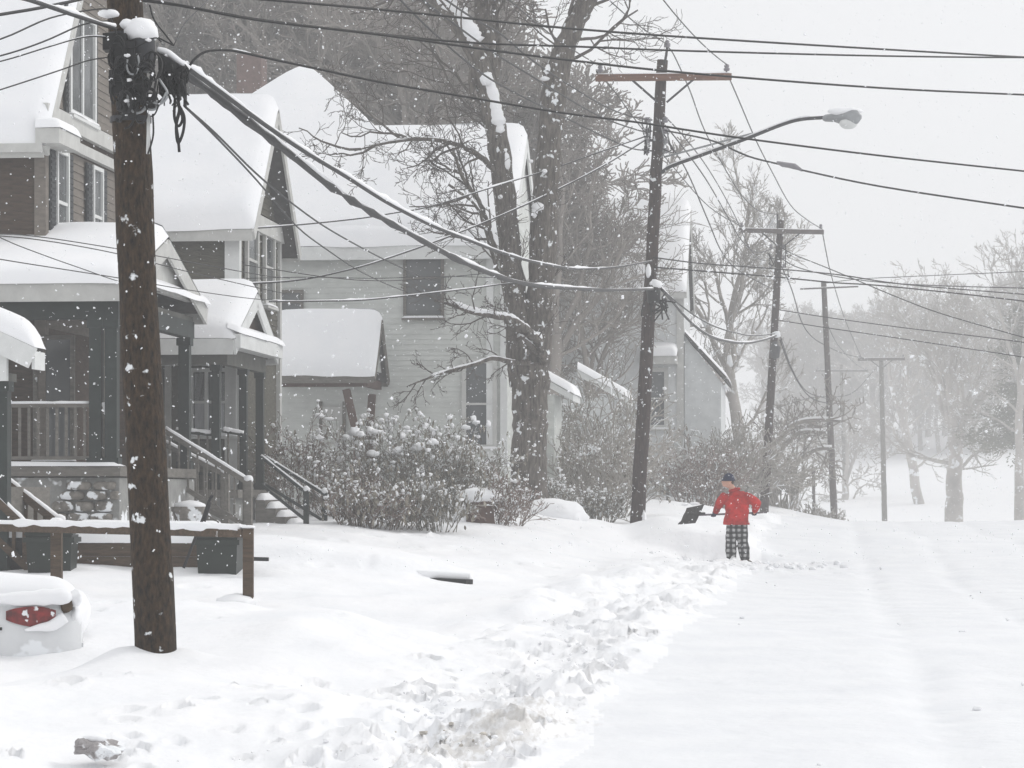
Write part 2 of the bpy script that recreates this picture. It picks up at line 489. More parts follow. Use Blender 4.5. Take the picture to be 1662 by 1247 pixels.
def make_ground():
    rows = [-20, -10, -4, 0, 3, 5, 7]
    y = 8.5
    while y < 62: rows.append(y); y *= 1.0034
    while y < 110: rows.append(y); y *= 1.008
    while y < 395: rows.append(y); y *= 1.05
    rows = np.array(rows)
    k = (np.arange(-380, 2060, 8.0) - CX) / F
    g = np.maximum(rows, 8.5)
    inner = k[None, :] * g[:, None]
    t = (np.linspace(0, 1, 26)[1:]) ** 2.2
    R = inner[:, -1:] + t[None, :] * (200 - inner[:, -1:])
    L = inner[:, :1] + t[None, ::-1] * (-200 - inner[:, :1])
    X = np.hstack([L, inner, R])
    Y = np.repeat(rows[:, None], X.shape[1], 1)
    Z = gz(X, Y)
    s = X - road_edge(Y)
    nearf = smooth(130, 80, Y)
    side = smooth(.2, -1.2, s) + smooth(8.5, 10, s)
    Z += nearf * side * ((.10 + .18 * smooth(-9, -5, s) * smooth(34, 26, Y)) * fbm(X * .55, Y * .3, 3) + .03 * fbm(X * 2.3, Y * 1.4, 3))
    Z += nearf * (1 - side) * (.03 * fbm(X * .8, Y * .25, 3) + .012 * fbm(X * 4, Y * 1.2, 3))
    # faint ruts along the road, and the ploughed ridge at its edge
    for c in (2.1, 3.6, 5.6, 7.0):
        wob = .25 * vnoise(Y * .12 + c * 9, Y * 0 + c)
        Z -= nearf * .032 * np.exp(-((s - c - wob) / .19) ** 2) * (1 + fbm(X * 3, Y * 1.5, 2))
    Z += nearf * .10 * np.exp(-((s + .35) / .35) ** 2) * np.clip(.6 + 1.6 * fbm(X * 2, Y * .8, 3), 0, 2)
    Z += .20 * np.exp(-((s + 1.3) / .75) ** 2) * smooth(19, 27, Y) * smooth(50, 44, Y) * np.clip(.8 + 1.1 * fbm(X * 1.2, Y * .45, 3), .15, 2)
    Z += .08 * np.abs(fbm(X * 5, Y * 2.4, 3)) * np.exp(-((X + .25 - (Y - 15.4) * .12) / .38) ** 2) * smooth(12.5, 13.3, Y) * smooth(18.5, 16.5, Y)
    # churned, lumpy verge
    band = np.exp(-((s + .95) / .75) ** 2) * smooth(60, 45, Y) * smooth(9, 12, Y)
    Z += band * (.15 * np.abs(fbm(X * 2.6, Y * 1.3, 3)) + .02 * fbm(X * 9, Y * 4, 2)) - band * .04
    # the far right: banked snow
    far = smooth(95, 140, Y)
    Z += far * .35 * fbm(X * .06, Y * .03, 3) * smooth(0, 10, s)
    # the shovelled cut left of the person
    Z += .38 * smooth(53.0, 53.4, Y) * smooth(64, 56, Y) * smooth(2.2, 3.3, X) * smooth(5.4, 4.2, X)
    Z -= .08 * smooth(50.6, 51.2, Y) * smooth(53.4, 53.0, Y) * smooth(2.9, 3.4, X) * smooth(5.2, 4.7, X)
    # drift step along the buried kerb
    e = Y - (35.2 + .9 * vnoise(X * .5, X * 0))
    Z += .17 * smooth(-.25, .12, e) * smooth(6, 1, e) * smooth(-4.2, -3.4, X) * smooth(.2, -1.4, X)
    # snow heaped against the near pole
    for (a_, b_, h_, r_) in ((-2.85, 20.0, .13, .28), (-2.45, 20.15, .07, .25), (-3.2, 19.5, .10, .6)):
        Z += h_ * np.exp(-(((X - a_) / r_) ** 2 + ((Y - b_) / (r_ * 1.3)) ** 2))
    # footprints and clods
    rg = np.random.default_rng(21)
    items = []
    for i in range(900):
        yy = 12.5 + (rg.random() ** 1.35) * 39
        ss = -.12 - abs(rg.normal(0, .82)) * (1 + max(0, 21 - yy) * .07)
        items.append((road_edge(yy) + ss, yy, rg.uniform(.03, .095), -1, rg.uniform(.05, .135)))
    for i in range(26):                          # steps across the yard
        yy = rg.uniform(24, 46); ss = rg.uniform(-6, -2.5)
        items.append((road_edge(yy) + ss, yy, rg.uniform(.08, .15), -1, rg.uniform(.05, .1)))
    for i in range(130):                         # round the person
        items.append((rg.normal(4.6, .9), rg.normal(50.4, 1.6), rg.uniform(.07, .15), -1, rg.uniform(.04, .09)))
    for i in range(40):                          # small crumbs on the road
        yy = 13 + rg.random() * 30
        items.append((road_edge(yy) + rg.uniform(.3, 6), yy, rg.uniform(.03, .06), 1, rg.uniform(.012, .03)))
    for cx, cy, r, sg, h in items:
        i0, i1 = np.searchsorted(rows, [cy - r * 3, cy + r * 3])
        if i1 - i0 < 2: continue
        xs = X[i0:i1]; ys = Y[i0:i1]
        j0, j1 = np.searchsorted(xs[0], [cx - r * 3.2, cx + r * 3.2])
        j0 = max(j0 - 4, 0); j1 = min(j1 + 4, X.shape[1])
        dx = xs[:, j0:j1] - cx; dy = (ys[:, j0:j1] - cy) / 1.25
        ang = np.arctan2(dy, dx)
        d = np.sqrt(dx * dx + dy * dy) / r * (1 + .18 * np.sin(ang * 2 + cx * 9) + .12 * np.sin(ang * 3 + cy * 7))
        prof = np.where(d < 1.15, (1 - np.clip(d / 1.15, 0, 1) ** 2.6) ** 1.3, 0)
        rim = .28 * np.exp(-((d - 1.35) / .3) ** 2)
        Z[i0:i1, j0:j1] += h * (sg * prof + (rim if sg < 0 else 0))
    # split into road and bank
    sc = .25 * (s[:-1, :-1] + s[1:, :-1] + s[:-1, 1:] + s[1:, 1:])
    wv = .35 * fbm(X * .9, Y * .5, 3)[:-1, :-1]; isr = (sc + wv > .05) & (sc < 9.3) & (Y[:-1, :-1] < 128)
    m, n = X.shape
    V = np.stack([X, Y, Z], -1).reshape(-1, 3)
    i = np.arange(m - 1)[:, None] * n; j = np.arange(n - 1)[None, :]
    q = np.stack([i + j, i + j + 1, i + n + j + 1, i + n + j], -1)
    for name, sel, mt in (("snowy_ground", ~isr, M['ground']), ("road", isr, M['road'])):
        qq = q[sel]
        used = np.unique(qq)
        mb = MB(); mb.add(V[used], np.searchsorted(used, qq))
        o = mb.build(name, mt, smooth=True)
        o['kind'] = 'structure'
make_ground()

# loose lumps of thrown snow on the verge
def clod(mb, c, r, rg, lev=2, flat=.75):
    v, t = ICO[lev]
    w = v.copy()
    for k in range(5):                                # knock flat facets off a ball
        n_ = norm(rg.normal(0, 1, 3)); d_ = rg.uniform(.45, .85)
        e = np.clip(w @ n_ - d_, 0, None)
        w = w - e[:, None] * n_ * .9
    w = w * (1 + rg.normal(0, .13, (len(w), 1))) * np.array([rg.uniform(.8, 1.5), rg.uniform(.8, 1.4), flat]) * r
    a_ = rg.uniform(0, 6.28); ca, sa = math.cos(a_), math.sin(a_)
    w = np.stack([w[:, 0] * ca - w[:, 1] * sa, w[:, 0] * sa + w[:, 1] * ca, w[:, 2]], -1)
    mb.add(w + np.asarray(c), None, t)
lm = MB(); rg = np.random.default_rng(4)
for i in range(750):
    yy = 12.6 + (rg.random() ** 1.35) * 38
    edge = rg.random() < .62
    ss = -.15 - abs(rg.normal(.35, .45)) if edge else -.2 - abs(rg.normal(0, .85))
    x = road_edge(yy) + ss
    r = (.006 + .034 * rg.random() ** 3) * (1 if edge else .7) * (.36 + yy / 42)
    clod(lm, (x, yy, gz(x, yy) + r * .05 + (.04 if edge else -.005)), r, rg, 2 if r > .03 else 1, rg.uniform(.6, 1.0))
for i in range(70):                                   # spoil from the shovelling, round the person
    x, yy = rg.normal(4.7, .7), rg.normal(50.3, 1.2)
    clod(lm, (x, yy, gz(x, yy) + .02), rg.uniform(.03, .09), rg, 1)
for i in range(26):
    yy = 13 + rg.random() * 30; x = road_edge(yy) + rg.uniform(.4, 6); r = rg.uniform(.012, .03)
    clod(lm, (x, yy, gz(x, yy) + .01), r, rg, 1)
o = lm.build("snow_crumbs", M['snow'], smooth=True)
tag(o, "loose crumbs of snow scattered over the trodden verge", kind="stuff")
dm = MB()
for i in range(60):
    x, yy = rg.normal(-.25, .17), rg.uniform(13.2, 17.5)
    x += (yy - 15.4) * .12
    r = .005 + .022 * rg.random() ** 2.2
    clod(dm, (x, yy, gz(x, yy) + r * .2 + .02), r, rg, 2 if r > .03 else 1, .8)
o = dm.build("dirty_snow_crumbs", M['dirtysnow'], smooth=True)
tag(o, "dirty grey-brown crumbs churned up at the road's edge", kind="stuff")

# the air: an even haze over the whole place
hz = MB(); hz.box((-206, -26, -8), (206, 402, 48))
hm = bpy.data.materials.new("haze"); hm.use_nodes = True
hn, hl = hm.node_tree.nodes, hm.node_tree.links
for x in list(hn):
    if x.type == 'BSDF_PRINCIPLED': hn.remove(x)
pv = hn.new("ShaderNodeVolumePrincipled")
pv.inputs['Color'].default_value = (.87, .875, .88, 1)
pv.inputs['Density'].default_value = .0026
pv.inputs['Anisotropy'].default_value = 0.0
hl.new(pv.outputs[0], hn['Material Output'].inputs['Volume'])
o = hz.build("haze", hm)
tag(o, "pale snow haze filling the street", kind="stuff")

# ------------------------------------------------------------------ buildings
class Frame:
    """local frame of a building: x towards the street, y away along the street, z up; origin on the ground at its near street corner"""
    c, s = math.cos(math.atan(STREET)), math.sin(math.atan(STREET))
    def __init__(f, px, Y, z):
        f.o = np.array([(px - CX) * Y / F, Y, z])
        f.rz = -math.atan(STREET)
    def W(f, x, b): return f.o[0] + f.c * x + f.s * b, f.o[1] - f.s * x + f.c * b
    def X(f, px, b):
        k = (px - CX) / F
        return (k * (f.o[1] + f.c * b) - f.o[0] - f.s * b) / (f.c + k * f.s)
    def B(f, px, x):
        k = (px - CX) / F
        return (k * (f.o[1] - f.s * x) - f.o[0] - f.c * x) / (f.s - k * f.c)
    def Z(f, py, x, b): return CAMH + (HZ - py) * f.W(x, b)[1] / F - f.o[2]

def snow_slab(q00, q10, q11, q01, th, nu=24, nv=16, free=(1, 1, 0, 1), rnd=.28, seed=0):
    """a rounded bed of snow on a sloping quad; q00-q10 is the eave, q01-q11 the ridge; free = eave, side1, ridge, side0 edges are rounded"""
    q00, q10, q11, q01 = [np.asarray(a, float) for a in (q00, q10, q11, q01)]
    def ease(n, a, b):
        t = np.linspace(0, 1, n)
        w = t.copy()
        if a and b: w = .5 - .5 * np.cos(math.pi * t)
        elif a: w = 1 - np.cos(t * math.pi / 2)
        elif b: w = np.sin(t * math.pi / 2)
        return .55 * w + .45 * t
    u = ease(nu, free[3], free[1]); v = ease(nv, free[0], free[2])
    U, Vv = np.meshgrid(u, v)
    g = (q00 * (1 - U)[..., None] + q10 * U[..., None]) * (1 - Vv)[..., None] + (q01 * (1 - U)[..., None] + q11 * U[..., None]) * Vv[..., None]
    lu = np.linalg.norm(q10 - q00); lv = np.linalg.norm(q01 - q00)
    d = np.full(U.shape, 9.0)
    def edge(dist):
        w = np.clip(dist / rnd, 0, 1)
        return np.sqrt(np.clip(1 - (1 - w) ** 2, 0, 1))
    p = np.ones(U.shape)
    if free[0]: p *= edge(Vv * lv)
    if free[2]: p *= edge((1 - Vv) * lv)
    if free[1]: p *= edge((1 - U) * lu)
    if free[3]: p *= edge(U * lu)
    t = th * (1 + .22 * fbm(U * lu * .7 + seed * 3.3, Vv * lv * .7 + seed, 3)) * p
    if free[0] and lu > .8: g = g + ((q00 - q01) / (lv + 1e-9))[None, None] * (.07 * fbm(U * lu * 1.1 + seed * 5, U * 0 + seed, 3) * (1 - Vv) ** 2)[..., None]
    top = g.copy(); top[..., 2] += t + .004
    return top

def gable(parent, x0, x1, y0, y1, ze, zr, th=.26, ov=.3, ovx=.3, yr=None, thick=.14, rake=None, seed=1, sides=(1, 1), mat_roof=None, rmat=None, freex=(1, 1)):
    """gable roof, ridge along local x; parts: roof (> snow) and rake_board, fascia"""
    yr = (y0 + y1) / 2 if yr is None else yr
    sl0 = (zr - ze) / (yr - y0); sl1 = (zr - ze) / (y1 - yr)
    ya, yb = y0 - ov, y1 + ov
    za, zb = ze - ov * sl0, ze - ov * sl1
    xa, xb = x0 - ovx * freex[0], x1 + ovx
    r = MB()
    for (yy, zz) in ((ya, za), (yb, zb)):
        n = [(xa, yy, zz - thick), (xb, yy, zz - thick), (xb, yr, zr - thick), (xa, yr, zr - thick), (xa, yy, zz), (xb, yy, zz), (xb, yr, zr), (xa, yr, zr)]
        if yy > yr: n = [n[i] for i in (1, 0, 3, 2, 5, 4, 7, 6)]
        r.hexa(n)
    ro = r.build("roof", mat_roof or M['shingle'], parent)
    for k, (yy, zz) in enumerate(((ya, za), (yb, zb))):
        if not sides[k]: continue
        m = MB(); e = .05 * (1 if k else -1)
        L = (xb - xa)
        g = snow_slab((xa, yy + e, zz - .02), (xb + .04, yy + e, zz - .02), (xb + .04, yr, zr), (xa, yr, zr), th, max(18, int(L * 5)), 18, (1, 1, 0, freex[0]), .32, seed + k)
        m.grid(g if k == 0 else g[:, ::-1])
        m.build("snow", M['snow'], ro, smooth=True)
    rm = rmat or M['trimw']
    for (yy, zz) in ((ya, za), (yb, zb)):
        m = MB(); w = rake or .18
        p, q = np.array((xb + .02, yy, zz - w * .62)), np.array((xb + .02, yr, zr - w * .62))
        m.bar(p, q, .045, w)
        m.build("rake_board", rm, parent)
        m = MB(); sg = -1 if yy < yr else 1
        m.box((xa, min(yy, yy + sg * .03), zz - (rake or .18) - .02), (xb, max(yy, yy + sg * .03), zz - .015))
        m.build("fascia", rm, parent)
    return ro

def window(parent, plane, at, u0, u1, z0, z1, frame=.08, mat_f=None, mull=0, rails=1, shutters=0, glass=None, sill=True, curtain=0, snow_sill=True):
    """plane 'y': camera-facing wall at y=at; plane 'x': street-facing wall at x=at. Parts: window > pane, mullion, sill"""
    def bx(m, a0, a1, b0, b1, d0, d1):
        if plane == 'y': m.box((a0, at - d1, b0), (a1, at - d0, b1))
        else: m.box((at + d0, a0, b0), (at + d1, a1, b1))
        return m
    mf = mat_f or M['trimw']
    f = MB()
    bx(f, u0 - frame, u0, z0 - frame, z1 + frame, .01, .075); bx(f, u1, u1 + frame, z0 - frame, z1 + frame, .01, .075)
    bx(f, u0, u1, z1, z1 + frame, .01, .07); bx(f, u0, u1, z0 - frame, z0, .01, .07)
    w = f.build("window", mf, parent)
    n = mull + 1
    for i in range(n):
        a = u0 + (u1 - u0) * i / n; b = u0 + (u1 - u0) * (i + 1) / n
        for j in range(rails + 1):
            c = z0 + (z1 - z0) * j / (rails + 1); d = z0 + (z1 - z0) * (j + 1) / (rails + 1)
            bx(MB(), a, b, c + (.002 if j else 0), d, .012, .03 + .004 * j).build("pane", glass or M['glass'], w)
    for i in range(1, n):
        a = u0 + (u1 - u0) * i / n
        bx(MB(), a - frame * .45, a + frame * .45, z0, z1, .035, .065).build("mullion", mf, w)
    for j in range(1, rails + 1):
        c = z0 + (z1 - z0) * j / (rails + 1)
        bx(MB(), u0, u1, c - .025, c + .025, .033, .06).build("meeting_rail", mf, w)
    if sill:
        bx(MB(), u0 - frame - .03, u1 + frame + .03, z0 - frame - .05, z0 - frame, .01, .13).build("sill", mf, w)
    if sill and snow_sill:
        m = MB(); a, b = u0 - frame - .02, u1 + frame + .02
        if plane == 'y': g = snow_slab((a, at - .13, z0 - frame), (b, at - .13, z0 - frame), (b, at - .01, z0 - frame), (a, at - .01, z0 - frame), .05, 14, 6, rnd=.06)
        else: g = snow_slab((at + .13, a, z0 - frame), (at + .13, b, z0 - frame), (at + .01, b, z0 - frame), (at + .01, a, z0 - frame), .05, 14, 6, rnd=.06)
        m.grid(g); m.build("sill_snow", M['snow'], w, smooth=True)
    if shutters:
        for a, b in ((u0 - frame - shutters, u0 - frame - .005), (u1 + frame + .005, u1 + frame + shutters)):
            m = bx(MB(), a, b, z0 - frame, z1 + frame, .012, .045)
            sh = m.build("shutter", M['shutter'], parent)
            k = MB()
            for zz in np.arange(z0, z1, .09):
                bx(k, a + .03, b - .03, zz, zz + .05, .045, .058)
            o = k.build("louvre", M['shutter'], sh); o['kind'] = 'stuff'
    return w

def clapboards(parent, plane, at, u0, u1, z0, z1, h, mt, top=None, name="clapboard", stuff=False, seed=0):
    """overlapping boards, each one a part; top(z) -> (ua, ub) trims the boards under a gable"""
    rg = np.random.default_rng(seed)
    cache = {}
    big = MB()
    for z in np.arange(z0, z1 - .01, h):
        a, b = (u0, u1) if top is None else top(z + h * .5)
        a, b = max(a, u0), min(b, u1)
        if b - a < .15: continue
        L = round(b - a, 2)
        lip = .028
        if plane == 'y':
            v = [(0, 0, 0), (L, 0, 0), (L, -.006, h + .012), (0, -.006, h + .012)]
            w = [(0, -lip, 0), (L, -lip, 0), (L, -.012, h + .012), (0, -.012, h + .012)]
            loc = (a, at, z)
        else:
            v = [(0, 0, 0), (0, L, 0), (.006, L, h + .012), (.006, 0, h + .012)]
            w = [(lip, 0, 0), (lip, L, 0), (.012, L, h + .012), (.012, 0, h + .012)]
            loc = (at, a, z)
        q = [(4, 5, 6, 7), (0, 4, 7, 3), (1, 2, 6, 5), (0, 1, 5, 4), (3, 7, 6, 2)]
        if stuff:
            big.add(np.array(v + w) + np.array(loc), q)
            continue
        if L not in cache:
            mb = MB(); mb.add(v + w, q); cache[L] = mb.mesh(name)
            cache[L].materials.append(mt)
        o = link(name, cache[L], mt, parent)
        o.location = (loc[0] + (rg.normal(0, .002) if plane == 'x' else 0), loc[1] - (abs(rg.normal(0, .002)) if plane == 'y' else 0), loc[2])
    if stuff:
        o = big.build("siding", mt, parent); o['kind'] = 'stuff'

def wallbox(parent, x0, x1, y0, y1, z0, z1, mt):
    return MB().box((x0, y0, z0), (x1, y1, z1)).build("wall", mt, parent)

def railing(parent, p, q, mt, h=.82, srad=.038, base=None, gap=.135, snow=True, rail=.06, post=.1, posts=(1, 1), bal=True, balr=.028, lower=.08):
    """hand rail from p to q (top ends); parts > baluster, snow"""
    p, q = np.asarray(p, float), np.asarray(q, float)
    r = MB().bar(p, q, rail * 1.2, rail)
    ro = r.build("handrail", mt, parent)
    lo = np.array([0, 0, h - lower])
    MB().bar(p - lo, q - lo, rail, rail).build("bottom_rail", mt, ro)
    if bal:
        L = np.linalg.norm((q - p)[:2]); n = max(2, int(L / gap))
        for i in range(n):
            t = (i + .5) / n
            c = p + (q - p) * t
            MB().box((c[0] - balr / 2, c[1] - balr / 2, c[2] - h + lower), (c[0] + balr / 2, c[1] + balr / 2, c[2] - rail / 2)).build("baluster", M['lattice'] if bal is True else bal, ro)
    for k, (e, on) in enumerate(((p, posts[0]), (q, posts[1]))):
        if on:
            zb = e[2] - h - .25 if base is None else base
            po = MB().box((e[0] - post / 2, e[1] - post / 2, zb), (e[0] + post / 2, e[1] + post / 2, e[2] + .04)).build("railing_post", mt, parent)
            m = MB(); m.blob((e[0], e[1], e[2] + .06), (post * .7, post * .7, .06), rng, .08, 2); m.build("snow", M['snow'], po, smooth=True)
    if snow:
        pts = np.array([p + (q - p) * t for t in np.linspace(0, 1, 14)]); pts[:, 2] += rail * .5 + .012
        m = MB(); m.tube(pts, srad * (1 + rng.normal(0, .1, 14)), 8)
        m.build("snow", M['snow'], ro, smooth=True)
    return ro

def post(parent, x, y, z0, z1, w, mt, name="column"):
    m = MB().box((x - w / 2, y - w / 2, z0), (x + w / 2, y + w / 2, z1))
    m.box((x - w * .68, y - w * .68, z0), (x + w * .68, y + w * .68, z0 + .12)).box((x - w * .66, y - w * .66, z1 - .12), (x + w * .66, y + w * .66, z1))
    return m.build(name, mt, parent)

def steps(parent, x0, x1, y0, y1, z0, z1, n, mt):
    """flight of steps climbing from x1 (low) to x0 (high)"""
    for i in range(n):
        xa = x1 + (x0 - x1) * i / n; xb = x1 + (x0 - x1) * (i + 1) / n
        zt = z0 + (z1 - z0) * (i + 1) / n
        st = MB().box((min(xa, xb), y0, z0 - .4), (max(xa, xb) - .002, y1, zt)).build("step", mt, parent)
        g = snow_slab((min(xa, xb), y0, zt), (max(xa, xb), y0, zt), (max(xa, xb), y1, zt), (min(xa, xb), y1, zt), .12, 8, 12, (1, 1, 1, 1), .1)
        m = MB(); m.grid(g); m.build("snow", M['snow'], st, smooth=True)

# ---- house 1: brown shingle house with taupe street front
f1 = Frame(70, 40, .45)
h1 = thing("brown_house", "tall brown shingled house with taupe clapboard front, dark shutters and snowy porch", "house", f1.o, f1.rz)
EV = f1.Z(192, 0, 0)                    # eave height
W1 = 6.0; PK = EV + 4.0
wallbox(h1, -9, -.03, .03, W1, -.8, EV, M['brown'])
MB().poly_prism([(-.03, .1, EV), (-.03, W1 - .1, EV), (-.03, W1 / 2, PK - .2)], (-8.8, 0, 0)).build("gable_wall", M['taupe'], h1)
clapboards(h1, 'y', .03, -3.2, -.06, 1.2, EV - .25, .13, M['brown'], seed=1)
clapboards(h1, 'x', -.03, .1, 5.2, 3.4, EV - .35, .125, M['taupe'], seed=2)
clapboards(h1, 'x', -.03, .1, W1 - .1, EV + .28, PK - .3, .125, M['taupe'], top=lambda z: (.1 + (z - EV) * 2.9 / (PK - EV) - .05, W1 - .1 - (z - EV) * 2.9 / (PK - EV) + .05), seed=3)
MB().box((-.12, -.045, -.4), (.05, .12, EV)).build("corner_board", M['taupe'], h1)
for dz, hh in ((-.30, .16), (-.02, .24)):
    MB().box((.0, -.05, EV + dz), (.09, W1 + .05, EV + dz + hh)).build("belt_course", M['trim'], h1)
gable(h1, -9, 0, 0, W1, EV, PK, th=.3, ov=.3, ovx=.10, seed=2, rmat=M['trim'], rake=.2)
MB().box((-9, -.42, EV - .55), (.1, -.0, EV - .42)).build("soffit", M['trim'], h1)
MB().box((-9, -.06, EV - .42), (-.05, .0, EV - .12)).build("frieze_board", M['trim'], h1)
ret = MB().box((.0, -.42, EV - .42), (.36, .75, EV - .2)).build("eave_return", M['trim'], h1)
m = MB(); m.grid(snow_slab((.0, -.44, EV - .2), (.38, -.44, EV - .2), (.38, .77, EV - .2), (.0, .77, EV - .2), .16, 10, 16, (1, 1, 1, 0), .14)); m.build("snow", M['snow'], ret, smooth=True)
zb = EV + .33
window(h1, 'x', 0, f1.B(110, 0), f1.B(148, 0) - .02, zb, zb + 1.5, frame=.085, mull=1, rails=0, shutters=.16)
for a, b in ((88, 104), (147, 160)):
    u0, u1 = f1.B(a, 0), f1.B(b, 0)
    window(h1, 'x', 0, u0, u1, f1.Z(378, 0, .5) - .25, f1.Z(246, 0, .5), frame=.06, mull=0, rails=1, shutters=.30)
for xa_ in (-3.6, -6.8):
    window(h1, 'y', 0, xa_, xa_ + .9, EV - 2.0, EV - .7, frame=.08, rails=1)
# porch across the front
pe = f1.X(203, -1.85)                   # street edge of the porch roof
pf = f1.Z(757, pe, -1.8)                # porch floor
y0p, y1p = -1.75, 3.1
pz = f1.Z(452, pe, -1.9)
gable(h1, -6, pe - .12, y0p, y1p, pz + .02, pz + .82, th=.22, ov=.22, ovx=.12, seed=7, rmat=M['trim'], rake=.25, yr=.65, thick=.1)
MB().poly_prism([(pe - .1, y0p, pz), (pe - .1, y1p, pz), (pe - .1, .65, pz + .7)], (-.1, 0, 0)).build("pediment", M['trim'], h1)
m = MB(); m.grid(snow_slab((pe + .12, y0p - .1, pz - .02), (pe + .12, y1p + .2, pz - .02), (pe - .11, y1p + .2, pz + .1), (pe - .11, y0p - .1, pz + .1), .08, 20, 8, (1, 1, 0, 1), .1)); m.build("pediment_snow", M['snow'], h1, smooth=True)
MB().box((-6, y0p, pz - .56), (pe - .12, y0p + .12, pz - .3)).build("porch_beam", M['green'], h1)
MB().box((pe - .30, y0p + .12, pz - .56), (pe - .12, y1p, pz - .3)).build("porch_beam", M['green'], h1)
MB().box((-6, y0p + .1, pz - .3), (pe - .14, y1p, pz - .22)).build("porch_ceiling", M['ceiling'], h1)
MB().box((-6, y0p - .05, pf - .14), (pe - .08, y1p, pf)).build("porch_floor", M['lattice'], h1)
m = MB(); m.grid(snow_slab((-6, y0p - .07, pf), (pe - .06, y0p - .07, pf), (pe - .06, y0p + .2, pf), (-6, y0p + .2, pf), .06, 30, 6, (1, 1, 1, 0), .08)); m.build("porch_edge_snow", M['snow'], h1, smooth=True)
cxl = f1.X(156, y0p + .1)
post(h1, cxl, y0p + .12, pf, pz - .56, .17, M['green'])
post(h1, pe - .24, y0p + .12, pf, pz - .56, .17, M['green'])
post(h1, pe - .24, y1p - .15, pf, pz - .56, .17, M['green'])
post(h1, f1.X(-60, y0p + .1), y0p + .12, pf, pz - .56, .17, M['green'])
railing(h1, (f1.X(-55, y0p), y0p + .12, pf + .86), (cxl - .1, y0p + .12, pf + .86), M['lattice'], h=.82, posts=(0, 0), gap=.13, snow=True, bal=M['lattice'], balr=.035, rail=.05, srad=.026)
railing(h1, (cxl + .1, y0p + .12, pf + .86), (pe - .32, y0p + .12, pf + .62), M['lattice'], h=.7, posts=(0, 0), gap=.13, bal=M['lattice'])
window(h1, 'y', 0, f1.X(62, 0), f1.X(116, 0), pf + .15, f1.Z(552, -.5, 0), frame=.06, mat_f=M['lattice'], rails=0)
MB().box((f1.X(170, .0), -.35, pf), (f1.X(196, .0), .02, pz - .3)).build("door_pilaster", M['taupe'], h1)
MB().box((f1.X(200, .0), -.3, pf), (f1.X(262, .0), -.24, pz - .3)).build("porch_screen", M['brown'], h1)
# rough stone base under the porch
zst = pf - .16
MB().box((-6, y0p + .06, -.8), (pe - .12, y0p + .3, zst)).build("base_wall", M['mortar'], h1)
MB().box((pe - .3, y0p + .3, -.8), (pe - .12, y1p, zst)).build("base_wall", M['mortar'], h1)
rg = np.random.default_rng(3)
sx0 = f1.X(96, y0p)
zz = -.05
while zz < zst - .06:
    hh = min(rg.uniform(.11, .2), zst - zz)
    x = sx0 + rg.uniform(-.15, .1)
    while x < pe - .2:
        w = rg.uniform(.16, .42)
        m = MB(); v, t = ICO[2]
        vv = np.sign(v) * np.abs(v) ** .55
        vv = vv * np.array([min(w, pe - .14 - x) * .5, .09, hh * .5]) * (1 + rg.normal(0, .04, (len(v), 1)))
        m.add(vv + np.array([x + w * .5, y0p + .05 + rg.normal(0, .012), zz + hh * .5]), None, t)
        m.build("stone", M['stone'], h1, smooth=True)
        x += w + .015
    zz += hh + .012

# ---- neighbouring porch at the left edge of the picture (nearer)
f0 = Frame(54, 33, .45)
h0 = thing("entry_porch", "snow topped white entry porch roof with dark post jutting in at the frame edge", "porch", f0.o, f0.rz)
ez = f0.Z(578, 0, 0); dz_ = .62
rf = MB().hexa([(-2.4, 0, ez + 1.35 - .3), (0, 0, ez - .02), (0, .45, ez - .02), (-2.4, .45, ez + 1.35 - .3), (-2.4, 0, ez + 1.35 - .14), (0, 0, ez + .10), (0, .45, ez + .10), (-2.4, .45, ez + 1.35 - .14)]).build("roof", M['shingle'], h0)
m = MB(); m.grid(snow_slab((.03, -.04, ez + .10), (.03, .48, ez + .10), (-2.4, .48, ez + 1.21), (-2.4, -.04, ez + 1.21), .27, 22, 26, (1, 1, 0, 1), .26, 12)); m.build("snow", M['snow'], rf, smooth=True)
MB().bar((.0, -.03, ez - .03), (-2.4, -.03, ez + 1.08), .05, .26).build("rake_board", M['trimw'], h0)
rl = MB().hexa([(-4.8, 0, ez - .02), (-2.4, 0, ez + 1.05), (-2.4, .45, ez + 1.05), (-4.8, .45, ez - .02), (-4.8, 0, ez + .10), (-2.4, 0, ez + 1.21), (-2.4, .45, ez + 1.21), (-4.8, .45, ez + .10)]).build("roof", M['shingle'], h0)
m = MB(); m.grid(snow_slab((-4.83, .48, ez + .10), (-4.83, -.04, ez + .10), (-2.4, -.04, ez + 1.21), (-2.4, .48, ez + 1.21), .27, 22, 26, (1, 1, 0, 1), .26, 12)); m.build("snow", M['snow'], rl, smooth=True)
MB().bar((-4.8, -.03, ez - .03), (-2.4, -.03, ez + 1.08), .05, .26).build("rake_board", M['trimw'], h0)
MB().hexa([(-4.46, .02, ez - .3), (-2.4, .02, ez - .3), (-2.4, .1, ez - .3), (-4.46, .1, ez - .3), (-4.46, .02, ez + .06), (-2.4, .02, ez + 1.0), (-2.4, .1, ez + 1.0), (-4.46, .1, ez + .06)]).build("pediment", M['trimw'], h0)
MB().box((-.02, 0, ez - .16), (.02, .45, ez + .06)).build("fascia", M['trimw'], h0)
MB().hexa([(-2.4, .02, ez - .3), (-.34, .02, ez - .3), (-.34, .1, ez - .3), (-2.4, .1, ez - .3), (-2.4, .02, ez + 1.0), (-.34, .02, ez + .06), (-.34, .1, ez + .06), (-2.4, .1, ez + 1.0)]).build("pediment", M['trimw'], h0)
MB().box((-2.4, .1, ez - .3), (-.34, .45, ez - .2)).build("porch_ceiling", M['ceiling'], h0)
post(h0, f0.X(4, .2), .2, -.3, ez - .3, .17, M['green'])
fl0 = f0.Z(790, -.6, .2)
